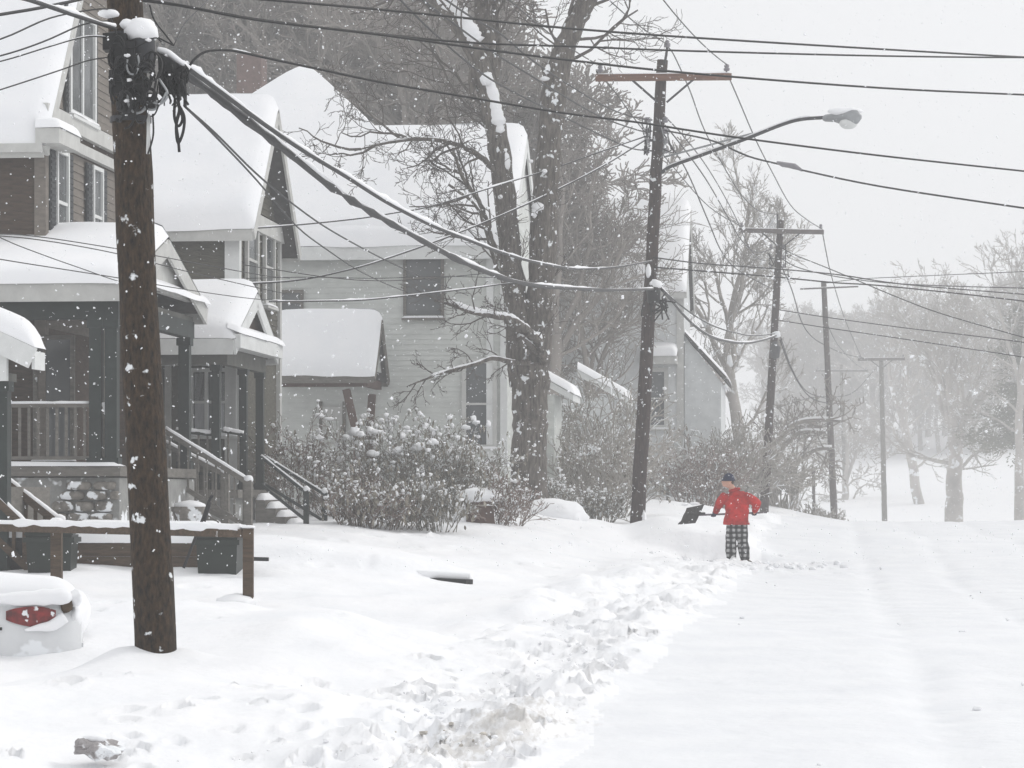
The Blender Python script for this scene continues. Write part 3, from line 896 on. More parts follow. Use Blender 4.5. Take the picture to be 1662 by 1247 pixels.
MB().box((-4, .1, -.6), (f0.X(-2, .2), 2.5, fl0)).build("porch_floor", M['lattice'], h0)
for (a, b, yy) in (((-70, 750), (48, 862), .15), ((4, 778), (96, 850), 1.3)):
    xa, xb = f0.X(a[0], yy), f0.X(b[0], yy)
    railing(h0, (xa, yy, f0.Z(a[1], xa, yy)), (xb, yy, f0.Z(b[1], xb, yy)), M['timber'], h=.55, posts=(0, 1), gap=.12, rail=.09, post=.11, bal=M['timber'], balr=.04)

# ---- house 2: olive shingled house, gable to the street
f2 = Frame(385, 49, .8)
h2 = thing("olive_house", "olive shingled house behind the near utility pole with steep snowy gable and green porch", "house", f2.o, f2.rz)
EV = f2.Z(345, 0, 0); W2 = 4.0; PK = EV + 2.15
wallbox(h2, -7, -.03, .03, W2, -.8, EV, M['olive'])
MB().poly_prism([(-.03, .0, EV), (-.03, W2, EV), (-.03, W2 / 2, PK - .15)], (-6.9, 0, 0)).build("gable_wall", M['olive'], h2)
clapboards(h2, 'y', .03, -3.4, -.1, .9, EV - .22, .125, M['olive'], seed=5)
clapboards(h2, 'x', -.03, .1, W2 - .1, 3.2, EV - .2, .125, M['olive'], seed=6)
clapboards(h2, 'x', -.03, .1, W2 - .1, EV + .2, PK - .25, .125, M['olive'], top=lambda z: (.05 + (z - EV) * 2 / (PK - EV), W2 - .05 - (z - EV) * 2 / (PK - EV)), seed=7)
MB().box((-.22, -.05, .3), (.05, .14, EV)).build("corner_board", M['trimw'], h2)
MB().box((-.05, W2 - .14, .3), (.05, W2 + .03, EV)).build("corner_board", M['trim'], h2)
MB().box((-7, -.05, EV - .24), (.0, -.0, EV - .02)).build("frieze_board", M['trim'], h2)
MB().box((.0, -.1, EV - .2), (.1, W2 + .1, EV + .12)).build("belt_course", M['trim'], h2)
gable(h2, -7, 0, 0, W2, EV, PK, th=.30, ov=.3, ovx=.34, seed=5, rmat=M['trim'], rake=.2)
for a, b in ((398, 413), (427, 440)):
    window(h2, 'x', 0, f2.B(a, 0), f2.B(b, 0), f2.Z(478, 0, 1), f2.Z(366, 0, 1), frame=.11, mat_f=M['trim'], rails=1, shutters=0)
# its porch
px1 = f2.X(375, -3.9); pz = f2.Z(540, px1, -3.9)
pf = f2.Z(795, px1, -3.9)
gable(h2, -3.6, px1 - .1, -3.7, -.35, pz + .02, pz + .82, th=.22, ov=.22, ovx=.14, seed=9, rmat=M['trimw'], rake=.26, thick=.1)
MB().poly_prism([(px1 - .08, -3.65, pz), (px1 - .08, -.35, pz), (px1 - .08, -2.02, pz + .7)], (-.1, 0, 0)).build("pediment", M['brown'], h2)
m = MB(); m.box((px1 - .1, -3.9, pz - .25), (px1 + .16, -.15, pz - .02)); pr = m.build("pediment_return", M['trimw'], h2)
m = MB(); m.grid(snow_slab((px1 + .18, -3.9, pz - .02), (px1 + .18, -.15, pz - .02), (px1 - .07, -.15, pz + .08), (px1 - .07, -3.9, pz + .08), .10, 24, 8, (1, 1, 0, 1), .13)); m.build("snow", M['snow'], pr, smooth=True)
MB().box((-3.6, -3.72, pz - .52), (px1 - .1, -3.58, pz - .26)).build("porch_beam", M['ceiling'], h2)
MB().box((px1 - .26, -3.58, pz - .52), (px1 - .1, -.4, pz - .26)).build("porch_beam", M['ceiling'], h2)
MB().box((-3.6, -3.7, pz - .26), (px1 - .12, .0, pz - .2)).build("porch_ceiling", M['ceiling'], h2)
MB().box((-3.6, -3.8, pf - .14), (px1 + .1, .0, pf)).build("porch_floor", M['lattice'], h2)
MB().box((-3.6, -3.7, -.9), (px1, -.1, pf - .14)).build("base_wall", M['mortar'], h2)
for px, yy in ((351, -3.6), (395, -1.9), (422, -.5)):
    post(h2, f2.X(px, yy), yy, pf, pz - .5, .135, M['green'])
xw = [f2.X(p, 0) for p in (274, 310, 383)]
MB().box((xw[0] - .06, -.08, pf), (xw[0] + .05, -.0, pz - .2)).build("corner_board", M['trim'], h2)
wz0, wz1 = f2.Z(702, -.5, 0), f2.Z(604, -.5, 0)
w = window(h2, 'y', 0, xw[1] + .05, xw[2] - .05, wz0, wz1, frame=.07, mull=2, rails=1)
for a, b in ((.08, .34), (.42, .62)):
    MB().box((xw[1] + a, -.034, wz0 + .05), (xw[1] + b, -.0315, wz1 - .03)).build("curtain", M['curtain'], w)
for a, b, yy in ((286, 344, -3.6), (362, 395, -2.6)):
    xa, xb = f2.X(a, yy), f2.X(b, yy)
    railing(h2, (xa, yy, f2.Z(700, xa, yy)), (xb, yy, f2.Z(706, xb, yy)), M['green'], h=.75, posts=(0, 0), gap=.13, rail=.05)
# two flights of steps: near one with heavy snowy hand rails, far one with thin green rails
for (a, b, yy) in (((268, 700), (403, 784), -6.6), ((268, 722), (366, 771), -5.4)):
    xa, xb = f2.X(a[0], yy), f2.X(b[0], yy)
    railing(h2, (xa, yy, f2.Z(a[1], xa, yy)), (xb, yy, f2.Z(b[1], xb, yy)), M['lattice'], h=.78, posts=(0, 1), gap=.14, rail=.075, post=.12, base=-.3)
xa, xb = f2.X(262, -6), f2.X(352, -6)
steps(h2, xa, xb, -6.5, -5.5, -.1, f2.Z(800, xa, -6), 5, M['mortar'])
MB().bar((xa, -6.55, f2.Z(792, xa, -6.5)), (xb + .1, -6.55, f2.Z(856, xb, -6.5)), .06, .2).build("stair_stringer", M['lattice'], h2)
for (a, b, yy) in (((424, 742), (497, 800), -2.9), ((432, 744), (527, 803), -1.6)):
    xa, xb = f2.X(a[0], yy), f2.X(b[0], yy)
    railing(h2, (xa, yy, f2.Z(a[1], xa, yy)), (xb, yy, f2.Z(b[1], xb, yy)), M['green'], h=.55, posts=(0, 1), gap=9, rail=.05, post=.085, base=-.4, bal=False, srad=.018)
xa, xb = f2.X(424, -2.3), f2.X(488, -2.3)
steps(h2, xa, xb, -2.8, -1.7, -.1, f2.Z(812, xa, -2.3), 4, M['lattice'])

# ---- house 3: big pale grey house with a hipped roof and a side wing
f3 = Frame(825, 62, .7)
h3 = thing("pale_grey_house", "large pale grey clapboard house with huge snow covered roof behind the forked tree", "house", f3.o, f3.rz)
EV = f3.Z(380, 0, 0)
wallbox(h3, -11, -.02, .02, 7, -.8, EV, M['grey'])
clapboards(h3, 'y', .02, -6.2, -.1, .5, EV - .3, .12, M['grey'], stuff=True)
PK = f3.Z(222, -2, 3.5)
gable(h3, -7.2, 0, 0, 7, EV, PK, th=.3, ov=.35, ovx=.06, seed=21, rmat=M['trimw'], rake=.3)
MB().poly_prism([(-.02, 0, EV), (-.02, 7, EV), (-.02, 3.5, PK - .2)], (-6.5, 0, 0)).build("gable_wall", M['grey'], h3)
MB().box((-7, -.06, EV - .34), (.0, .0, EV - .04)).build("frieze_board", M['trim'], h3)
for x in (-.18, -.5):
    MB().box((x, -.06, .2), (x + .16, .0, EV - .34)).build("corner_board", M['trimw'], h3)
ax = f3.X(495, 5.0); az = f3.Z(118, ax, 5.0); hs_ = 5.0 + .3
hip = MB(); ap = (ax, 5.0, az)
cs = [(ax - hs_ - .2, -.3, EV - .2), (ax + hs_ - .3, -.3, EV - .2), (ax + hs_ - .3, 10.3, EV - .2), (ax - hs_ - .2, 10.3, EV - .2)]
hip.add(cs + [ap], [(3, 2, 1, 0)], [(0, 1, 4), (1, 2, 4), (2, 3, 4), (3, 0, 4)])
hr = hip.build("hipped_roof", M['shingle'], h3)
MB().box((ax - hs_ + .1, .3, 0), (ax + hs_ - .6, 9.9, EV - .22)).build("wall", M['grey'], h3)
for k in range(4):
    a, b = np.array(cs[k]), np.array(cs[(k + 1) % 4])
    nn = 30; g = np.zeros((nn, nn, 3))
    for i, v in enumerate(np.linspace(0, 1, nn)):
        for j, u in enumerate(np.linspace(0, 1, nn)):
            p = (a + (b - a) * u) * (1 - v) + np.array(ap) * v
            ed = min(1, (v / .05)) if v < .05 else 1
            rr = 1 - .35 * max(0, (v - .9) / .1) ** 2
            p[2] += .30 * math.sqrt(max(0, 1 - (1 - ed) ** 2)) * rr + .01
            g[i, j] = p
    m = MB(); m.grid(g); m.build("snow", M['snow'], hr, smooth=True)
ch = MB().box((f3.X(384, 12), 12, EV), (f3.X(424, 12), 12.8, f3.Z(86, -6, 12))).build("chimney", M['brick'], h3)
rg = np.random.default_rng(9)
dk = M['shutter']
for a, b, c, d, mu in ((660, 716, 512, 392, 0), (452, 488, 506, 476, 0)):
    xa, xb = f3.X(a, 0), f3.X(b, 0)
    window(h3, 'y', 0, xa, xb, f3.Z(c, xa, 0), f3.Z(d, xa, 0), frame=.07, mat_f=M['lattice'], mull=mu)
xa, xb = f3.X(757, 0), f3.X(800, 0)
window(h3, 'y', 0, xa, xb, f3.Z(722, xa, 0), f3.Z(590, xa, 0), frame=.1, mat_f=M['trim'], rails=1)
# side entry canopy on brown braces
ca, cb = f3.X(436, -2.2), f3.X(607, -2.2)
cz0 = f3.Z(606, cb, -2.4)
gable(h3, ca, cb - .1, -2.15, -.25, cz0 + .12, cz0 + 1.3, th=.2, ov=.12, ovx=.1, seed=31, rmat=M['lattice'], rake=.16, thick=.08)
MB().poly_prism([(cb - .12, -2.1, cz0 + .1), (cb - .12, -.2, cz0 + .1), (cb - .12, -1.2, cz0 + 1.15)], (-.06, 0, 0)).build("canopy_gable", M['grey'], h3)
MB().box((ca, -2.15, cz0 - .28), (cb - .15, -2.0, cz0 + .06)).build("canopy_beam", M['redwood'], h3)
MB().box((cb - .28, -2.0, cz0 - .28), (cb - .15, -.1, cz0 - .1)).build("canopy_beam", M['redwood'], h3)
for a, b, yy in (((562, 632), (581, 715), -2.05), ((604, 640), (600, 705), -1.0)):
    p = (f3.X(a[0], yy), yy, f3.Z(a[1], -3, yy)); q = (f3.X(b[0], yy), yy, f3.Z(b[1], -3, yy))
    MB().bar(p, q, .16, .16).build("canopy_brace", M['redwood'], h3)
    MB().box((q[0] - .09, yy - .09, -.3), (q[0] + .09, yy + .09, q[2])).build("canopy_post", M['redwood'], h3)
da, db = f3.X(524, 0), f3.X(556, 0)
do = MB().box((da, -.05, .6), (db, .0, f3.Z(660, da, 0))).build("door", M['trim'], h3)
for k in range(2):
    MB().box((da + .08, -.062, .8 + k * .85), (db - .08, -.05, 1.5 + k * .85)).build("panel", M['grey'], do)
MB().box((da - .08, -.04, .5), (da - .005, 0, f3.Z(652, da, 0))).build("door_frame", M['lattice'], h3)
MB().box((db + .005, -.04, .5), (db + .08, 0, f3.Z(652, da, 0))).build("door_frame", M['lattice'], h3)
# small street porch beyond the tree
for px, py, y, s_ in ((930, 640, 2.0, 1.0), (1019, 648, 12.0, .9)):
    x1 = f3.X(px, y); z1 = f3.Z(py, x1, y)
    par = h3 if y < 9 else None
    if par is None:
        ff = Frame(1019, 75, .9)
        par = thing("far_porch", "small faded porch with snow capped roof beyond the pale grey house", "porch", ff.o, ff.rz)
        x1, y, z1 = 0.0, 0.0, ff.Z(646, 0, 0)
        MB().box((-2.2, .2, -.6), (-.6, 3, z1)).build("wall", M['bluegrey'], par)
    a = MB()
    th_ = .18
    a.hexa([(x1 - 1.4, y, z1 + .62), (x1, y, z1 - .16), (x1, y + 2.2, z1 - .16), (x1 - 1.4, y + 2.2, z1 + .62), (x1 - 1.4, y, z1 + .80), (x1, y, z1), (x1, y + 2.2, z1), (x1 - 1.4, y + 2.2, z1 + .80)])
    rf = a.build("porch_roof", M['trimw'], par)
    m = MB(); m.grid(snow_slab((x1 + .03, y - .03, z1), (x1 + .03, y + 2.2, z1), (x1 - 1.4, y + 2.2, z1 + .8), (x1 - 1.4, y - .03, z1 + .8), .2, 16, 16, (1, 1, 0, 1), .2)); m.build("snow", M['snow'], rf, smooth=True)
    MB().box((x1 - 1.3, y + .1, -.6), (x1 - .45, y + 2.1, z1 - .0)).build("porch_wall", M['grey'] if par is h3 else M['bluegrey'], par)

# ---- house 4: faded house further on
f4 = Frame(1108, 90, 1.1)
h4 = thing("faded_house", "faded grey house with white roof seen through falling snow behind the lamp pole", "house", f4.o, f4.rz)
EV = f4.Z(462, 0, 0); PK = f4.Z(336, 0, 3.6)
wallbox(h4, -8, -.03, .02, 7.2, -1, EV, M['bluegrey'])
clapboards(h4, 'y', .02, -7.9, -.1, .5, EV - .3, .14, M['bluegrey'], stuff=True)
MB().poly_prism([(-.03, 0, EV), (-.03, 7.2, EV), (-.03, 3.6, PK - .2)], (-7.8, 0, 0)).build("gable_wall", M['bluegrey'], h4)
gable(h4, -8, 0, 0, 7.2, EV, PK, th=.3, ov=.3, ovx=.1, seed=41, rmat=M['trim'], rake=.22)
MB().box((-.2, -.05, 0), (.04, .0, EV - .3)).build("corner_board", M['trim'], h4)
xa, xb = f4.X(1056, 0), f4.X(1078, 0)
window(h4, 'y', 0, xa, xb, f4.Z(690, xa, 0), f4.Z(604, xa, 0), frame=.14, mat_f=M['trim'], rails=1)
xa2, xb2 = f4.X(1040, -1), f4.X(1098, -1)
zc = f4.Z(578, xa2, -1)
cn = MB().box((xa2, -.9, zc - .25), (xb2, -.02, zc)).build("window_canopy", M['trim'], h4)
m = MB(); m.grid(snow_slab((xa2, -.95, zc), (xb2, -.95, zc), (xb2, -.02, zc + .25), (xa2, -.02, zc + .25), .25, 16, 10, rnd=.2)); m.build("snow", M['snow'], cn, smooth=True)
# street-side lean-to
xl = f4.X(1180, 1.0)
za, zb_ = f4.Z(545, 0, 1), f4.Z(620, xl, 1)
MB().poly_prism([(0.02, 1, -1), (xl - .2, 1, -1), (xl - .2, 1, zb_), (0.02, 1, za)], (0, 6, 0)).build("lean_to_wall", M['bluegrey'], h4)
lr = MB(); lr.hexa([(0.04, .8, za), (xl, .8, zb_), (xl, 7.2, zb_), (0.04, 7.2, za), (0.04, .8, za + .12), (xl, .8, zb_ + .12), (xl, 7.2, zb_ + .12), (0.04, 7.2, za + .12)])
lr = lr.build("lean_to_roof", M['shingle'], h4)
m = MB(); m.grid(snow_slab((xl + .03, .8, zb_ + .12), (xl + .03, 7.2, zb_ + .12), (0.04, 7.2, za + .12), (0.04, .8, za + .12), .1, 16, 12, (1, 1, 0, 1), .1)); m.build("snow", M['snow'], lr, smooth=True)
p = P(1001, 425, 86); q = P(1001, 366, 86)
# vent pipe on the near slope
loc = lambda w: np.array(h4_inv @ Vector(w))
bpy.context.view_layer.update()
h4_inv = h4.matrix_world.inverted()
a_, b_ = loc(P(1001, 470, 91.5)), loc(P(1001, 368, 91.5))
MB().tube([a_, (a_ + b_) / 2, b_], .07, 8).build("vent_pipe", M['darkmetal'], h4)
pp = [f4.X(1068, -1.2), f4.X(1082, -1.2)]
railing(h4, (f4.X(1052, -1.5), -1.5, f4.Z(740, 0, -1.5)), (f4.X(1084, -1.5), -1.5, f4.Z(768, 0, -1.5)), M['lattice'], h=.8, posts=(0, 1), gap=.3, rail=.1)

# ------------------------------------------------------------------ utility poles
def utility_pole(label, bpx, bpy_, Y, tpx, tpy, r0, r1, mt, loc_z=None, n=20, group="utility poles along the street"):
    b = P(bpx, bpy_, Y); t = P(tpx, tpy, Y)
    if loc_z is None: b[2] = min(b[2], gz(b[0], Y) + .05)
    r = thing("utility_pole", label, "utility pole", b, 0, group)
    m = MB(); k = 26
    rg = np.random.default_rng(int(Y))
    d = (t - b)
    pts = np.array([d * s for s in np.linspace(-.02, 1, k)])
    pts[:, 0] += rg.normal(0, r0 * .03, k)
    th = np.linspace(r0, r1, k) * (1 + rg.normal(0, .015, k))
    m.tube(pts, th, n)
    m.build("shaft", mt, r, smooth=True)
    return r, b, t

def crossarm(r, b, pl, pr, mt, w=.10, h=.13, ins=True, brace=True, shaft=None, dy=-.2, hi=.16):
    pl = pl - b; pr = pr - b
    pl[1] += dy; pr[1] += dy
    a = MB().bar(pl, pr, w, h).build("crossarm", mt, r)
    if brace:
        for e, s in ((pl, .62), (pr, .62)):
            c = (pl + pr) / 2 if shaft is None else shaft - b + np.array([0, dy, 0])
            q = c + (e - c) * .45
            MB().bar(q + np.array([0, -.02, -h * .4]), c + np.array([np.sign(e[0] - c[0]) * .1, 0, -.55]), .035, .045).build("brace", M['darkmetal'], r)
    tops = []
    if ins:
        for e in (pl, pr):
            q = e + (((pl + pr) / 2) - e) * .07
            m = MB(); m.lathe(q, [(.015, h * .4), (.015, h * .5 + .05), (.06, h * .5 + .06), (.075, h * .5 + .1), (.04, h * .5 + .13), (.06, h * .5 + .15), (.045, h * .5 + .2), (.0, h * .5 + .21)], 10)
            m.build("insulator", M['porcelain'], r, smooth=True)
            tops.append(q + b + np.array([0, 0, h * .5 + .2]))
    # a thin line of snow along the arm
    m = MB(); pts = np.array([pl + (pr - pl) * t for t in np.linspace(.02, .98, 16)]); pts[:, 2] += h * .5
    m.tube(pts, .03, 6); m.build("snow", M['snow'], a, smooth=True)
    return tops

# pole 1, right in front
p1, b1, t1 = utility_pole("thick dark utility pole close up, hung with cable boxes and coils", 253, 1075, 20, 147, -1205, .158, .105, M['pole'], n=28)
def Q1(px, py, Y=20): return P(px, py, Y) - b1
arms1 = crossarm(p1, b1, P(-130, -1150, 20), P(430, -1150, 20), M['arm'], shaft=P(150, -1150, 20))
m = MB(); c = Q1(230, 112, 19.78)
m.lathe(c, [(.07, -.02), (.092, .0), (.098, .05), (.098, .2), (.094, .25)], 18); m.build("splice_case", M['darkmetal'], p1, smooth=True)
m = MB(); m.blob(c + [-.005, 0, .27], (.125, .12, .105), rng, .03, 3); m.build("snow_cap", M['snow'], p1, smooth=True)
m = MB(); m.blob(Q1(176, 22, 19.75), (.08, .07, .035), rng, .06, 2); m.blob(Q1(205, 40, 19.75), (.05, .05, .04), rng, .06, 2); m.build("snow_cap", M['snow'], p1, smooth=True)
# equipment cluster on the face of the pole
for (px, py, w, h, d) in ((188, 70, .17, .12, .15), (205, 92, .15, .2, .18), (190, 135, .1, .17, .14), (222, 150, .15, .16, .16), (208, 176, .12, .08, .12), (245, 168, .07, .08, .1)):
    c = Q1(px, py, 19.72)
    mb = MB(); mb.box(c - np.array([w / 2, d / 2, h / 2]), c + np.array([w / 2, d / 2, h / 2])); mb.build("junction_box", M['rubber'], p1)
rg = np.random.default_rng(8)
for i in range(44):
    c = Q1(rg.uniform(178, 250), rg.uniform(85, 185), 19.62 + rg.normal(0, .05))
    n = 12; a0 = rg.uniform(0, 6); rr = rg.uniform(.03, .10); sp = rg.uniform(3, 6.5)
    tt = np.linspace(a0, a0 + sp, n)
    pts = np.stack([c[0] + np.cos(tt) * rr * rg.uniform(.5, 1), c[1] + rg.normal(0, .012, n).cumsum(), c[2] + np.sin(tt) * rr * 1.2], -1)
    MB().tube(catmull(pts, 3), rg.choice([.006, .008, .012]), 6).build("cable_loop", M['rubber'] if rg.random() < .97 else M['metal'], p1, smooth=True)
# bracket terminal at the side with ragged hanging ends
tb = MB()
tb.hexa([Q1(258, 150, 19.8), Q1(300, 158, 19.8), Q1(300, 158, 20.05), Q1(258, 150, 20.05), Q1(256, 84, 19.8), Q1(304, 112, 19.8), Q1(304, 112, 20.05), Q1(256, 84, 20.05)])
tb.build("terminal_box", M['rubber'], p1)
m = MB(); pts = [Q1(256, 82, 19.9), Q1(272, 86, 19.9), Q1(290, 100, 19.9), Q1(306, 112, 19.9)]; m.tube(catmull(pts, 5), .045, 10, squash=.6); m.build("snow_cap", M['snow'], p1, smooth=True)
for i in range(46):
    x = rg.uniform(258, 303); y = rg.uniform(100, 155)
    pts = [Q1(x, y, 19.78 + rg.normal(0, .04)), Q1(x + rg.normal(0, 4), y + rg.uniform(8, 22), 19.75 + rg.normal(0, .04)), Q1(x + rg.normal(0, 7), y + rg.uniform(16, 38), 19.8 + rg.normal(0, .05))]
    MB().tube(catmull(pts, 3), rg.choice([.005, .009, .014]), 5).build("cable_tail", M['rubber'], p1, smooth=True)
for pts in ([(288, 155), (291, 178), (286, 200), (289, 225), (291, 247)], [(290, 170), (299, 190), (297, 215), (289, 232), (286, 205), (292, 180)], [(284, 160), (283, 190), (289, 205), (296, 195), (294, 176)]):
    MB().tube(catmull([Q1(*p, 19.8) for p in pts], 5), .011, 7).build("hanging_coil", M['rubber'], p1, smooth=True)
for pts in ([(208, 150), (208, 168), (218, 183), (232, 180), (240, 165)], [(228, 176), (250, 178), (262, 165), (270, 150)], [(245, 165), (262, 168), (272, 152), (258, 128)]):
    MB().tube(catmull([Q1(*p, 19.6) for p in pts], 5), .009, 7).build("white_jumper", M['metal'], p1, smooth=True)
MB().tube([Q1(241, 186, 19.85), Q1(241, 215, 19.85), Q1(240, 250, 19.85)], .014, 8).build("conduit", M['trimw'], p1, smooth=True)
MB().tube(catmull([Q1(248, 185, 19.82), Q1(249, 215, 19.82), Q1(246, 232, 19.82), Q1(240, 250, 19.82)], 4), .007, 6).build("ground_wire", M['rubber'], p1, smooth=True)
for i in range(4):
    m = MB(); c = Q1(rg.uniform(175, 250), rg.uniform(60, 190), 19.58); m.blob(c, (.022, .02, .013), rg, .18, 2); m.build("snow_clump", M['snow'], p1, smooth=True)
for py in (60, 195):
    m = MB(); c = Q1(253 - (1075 - py) * .0465, py, 20); m.lathe(c, [(.150, -.02), (.154, -.018), (.154, .018), (.150, .02)], 24); m.build("steel_band", M['darkmetal'], p1)

# pole 2 with crossarm
p2, b2, t2 = utility_pole("brown utility pole with orange-brown crossarm and street lamp arm", 1034, 860, 60, 1075, 98, .165, .120, M['pole2'])
def Q2(px, py, Y=60): return P(px, py, Y) - b2
arms2 = crossarm(p2, b2, P(966, 129, 60), P(1186, 127, 60), M['arm'], w=.11, h=.145, shaft=P(1074, 128, 60))
MB().tube([Q2(1079, 104, 59.85), Q2(1082, 85, 59.85), Q2(1083, 76, 59.85)], .03, 7).build("ridge_pin", M['darkmetal'], p2)
m = MB(); m.lathe(Q2(1083, 78, 59.85), [(.02, 0), (.07, .03), (.075, .09), (.04, .12), (.055, .15), (.0, .18)], 10); m.build("insulator", M['porcelain'], p2, smooth=True)
for py in (190, 208, 224, 240):
    for dx in (-14, 16):
        m = MB(); m.lathe(Q2(1064 + dx, py + 5, 59.8), [(.03, -.06), (.06, -.05), (.06, -.01), (.035, 0), (.06, .01), (.06, .05), (.03, .06)], 8); m.build("spool_insulator", M['porcelain'], p2, smooth=True)
        MB().tube([Q2(1064 + dx * .4, py + 5, 59.85), Q2(1064 + dx * .7, py + 5, 59.82), Q2(1064 + dx, py + 5, 59.8)], .018, 6).build("spool_bracket", M['darkmetal'], p2)
rg = np.random.default_rng(18)
for i in range(22):
    sd_ = rg.choice([-1, 1])
    pts = [Q2(1064 + sd_ * rg.uniform(5, 24), rg.uniform(185, 290) if sd_ > 0 else rg.uniform(185, 250), 59.75 + rg.normal(0, .1)) for _ in range(2)]
    mid = (pts[0] + pts[1]) / 2 + [rg.normal(0, .1), 0, -.18]
    MB().tube(catmull([pts[0], mid, pts[1]], 4), .012, 5).build("jumper", M['rubber'] if rg.random() < .6 else M['metal'], p2, smooth=True)
m = MB(); m.lathe(Q2(1061, 462, 59.75), [(.02, -.42), (.17, -.40), (.2, -.15), (.16, .0), (.05, .05)], 12, sx=1.25, sy=.8); m.build("splice_case", M['rubber'], p2, smooth=True)
for i in range(16):
    x = rg.uniform(1038, 1082); y = rg.uniform(470, 488)
    MB().tube(catmull([Q2(x, y, 59.7), Q2(x + rg.normal(0, 5), y + 12, 59.65), Q2(x + rg.normal(2, 8), y + rg.uniform(16, 38), 59.7)], 3), .018, 5).build("cable_tail", M['rubber'], p2, smooth=True)
m = MB(); m.blob(Q2(1064, 462, 59.65), (.14, .15, .11), rng, .1, 2); m.blob(Q2(1052, 440, 59.75), (.06, .1, .16), rng, .1, 2); m.build("snow_cap", M['snow'], p2, smooth=True)
m = MB(); m.blob(Q2(1044, 850, 60), (.07, .2, .35), rng, .08, 2); m.build("snow_drift", M['snow'], p2, smooth=True)

# street lamp on pole 2, leaning out over the road
lo = P(1074, 280, 59.8)
lamp = thing("street_lamp", "cobra-head street lamp with snow on top, on a long arm over the road", "street lamp", lo)
def QL(px, py, Y): return P(px, py, Y) - lo
arm = [QL(1074, 280, 59.8), QL(1090, 270, 59.6), QL(1150, 248, 59), QL(1215, 224, 58.3), QL(1268, 203, 57.8), QL(1300, 194, 57.5), QL(1338, 191, 57.2)]
ap_ = catmull(arm, 5)
MB().tube(ap_, .038, 8).build("lamp_arm", M['darkmetal'], lamp, smooth=True)
MB().tube(catmull([QL(1078, 255, 59.8), QL(1150, 236, 59), QL(1220, 217, 58.3)], 5), .022, 7).build("arm_brace", M['metal'], lamp, smooth=True)
m = MB(); ps = ap_[3:-3].copy(); ps[:, 2] += .042; m.tube(ps, .022, 6); m.build("snow", M['snow'], lamp, smooth=True)
hd = QL(1336, 192, 57.2); he = QL(1398, 190, 56.8)
ax_ = he - hd; L = np.linalg.norm(ax_)
m = MB(); m.lathe(hd, [(.05, 0), (.075, .05), (.09, L * .3), (.15, L * .5), (.17, L * .7), (.14, L * .9), (.04, L)], 16, ax_, sx=1.0, sy=.75); m.build("lamp_housing", M['metal'], lamp, smooth=True)
m = MB(); m.blob(hd + ax_ * .66 + [0, 0, -.13], (.19, .13, .12), rng, .01, 3); m.build("lens", M['trimw'], lamp, smooth=True)
m = MB(); m.blob(hd + ax_ * .58 + [0, 0, .13], (.38, .14, .08), rng, .04, 3); m.build("snow_cap", M['snow'], lamp, smooth=True)

# poles 3 .. 6
p3, b3, t3 = utility_pole("second brown utility pole beyond the person, with grey crossarm and round snow lump", 1239, 850, 96, 1267, 358, .165, .115, M['pole2'])
arms3 = crossarm(p3, b3, P(1198, 375, 96), P(1336, 378, 96), M['armgrey'], w=.12, h=.15, shaft=P(1266, 376, 96))
def Q3(px, py, Y=96): return P(px, py, Y) - b3
MB().tube([Q3(1262, 372, 95.8), Q3(1262, 358, 95.8), Q3(1262, 348, 95.8)], .03, 6).build("ridge_pin", M['darkmetal'], p3)
m = MB(); m.lathe(Q3(1258, 560, 95.8), [(.02, -.5), (.15, -.45), (.19, -.1), (.1, .1), (.02, .14)], 10); m.build("splice_case", M['darkmetal'], p3, smooth=True)
m = MB(); m.blob(Q3(1260, 543, 95.7), (.16, .16, .12), rng, .08, 2); m.build("snow_cap", M['snow'], p3, smooth=True)
for py in (400, 418, 432):
    for dx in (-10, 11):
        m = MB(); m.lathe(Q3(1261 + dx, py, 95.8), [(.03, -.07), (.06, -.05), (.04, 0), (.06, .05), (.03, .07)], 8); m.build("spool_insulator", M['porcelain'], p3, smooth=True)
rg = np.random.default_rng(28)
for i in range(8):
    a = Q3(1260 + rg.uniform(-16, 20), rg.uniform(395, 440), 95.7); b_ = Q3(1260 + rg.uniform(-20, 26), rg.uniform(395, 450), 95.7)
    MB().tube(catmull([a, (a + b_) / 2 + [0, 0, -.25], b_], 4), .018, 5).build("jumper", M['rubber'], p3, smooth=True)
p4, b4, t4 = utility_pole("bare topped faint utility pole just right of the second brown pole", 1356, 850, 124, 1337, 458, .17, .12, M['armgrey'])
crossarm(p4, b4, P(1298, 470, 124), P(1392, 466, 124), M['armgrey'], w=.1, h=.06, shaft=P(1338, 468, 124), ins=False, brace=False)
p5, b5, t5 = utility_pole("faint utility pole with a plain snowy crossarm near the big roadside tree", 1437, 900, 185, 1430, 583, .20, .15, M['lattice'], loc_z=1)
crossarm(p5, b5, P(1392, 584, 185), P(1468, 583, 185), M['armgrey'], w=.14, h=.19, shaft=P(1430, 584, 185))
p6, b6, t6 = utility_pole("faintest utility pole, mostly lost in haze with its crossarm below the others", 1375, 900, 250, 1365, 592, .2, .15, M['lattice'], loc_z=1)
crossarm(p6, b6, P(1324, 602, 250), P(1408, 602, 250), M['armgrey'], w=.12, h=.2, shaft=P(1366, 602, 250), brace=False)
for (tpx, tpy, bpx, Y) in ((1320, 762, 1322, 150),):
    po = thing("signpost", "thin dark post standing in haze under the low spreading tree", "post", P(bpx, 860, Y))
    MB().tube([np.array([0, 0, min(0, gz(P(bpx, 860, Y)[0], Y) - P(bpx, 860, Y)[2]) - .5]), P(tpx, tpy, Y) - P(bpx, 860, Y)], .09, 8).build("shaft", M['pole2'], po)

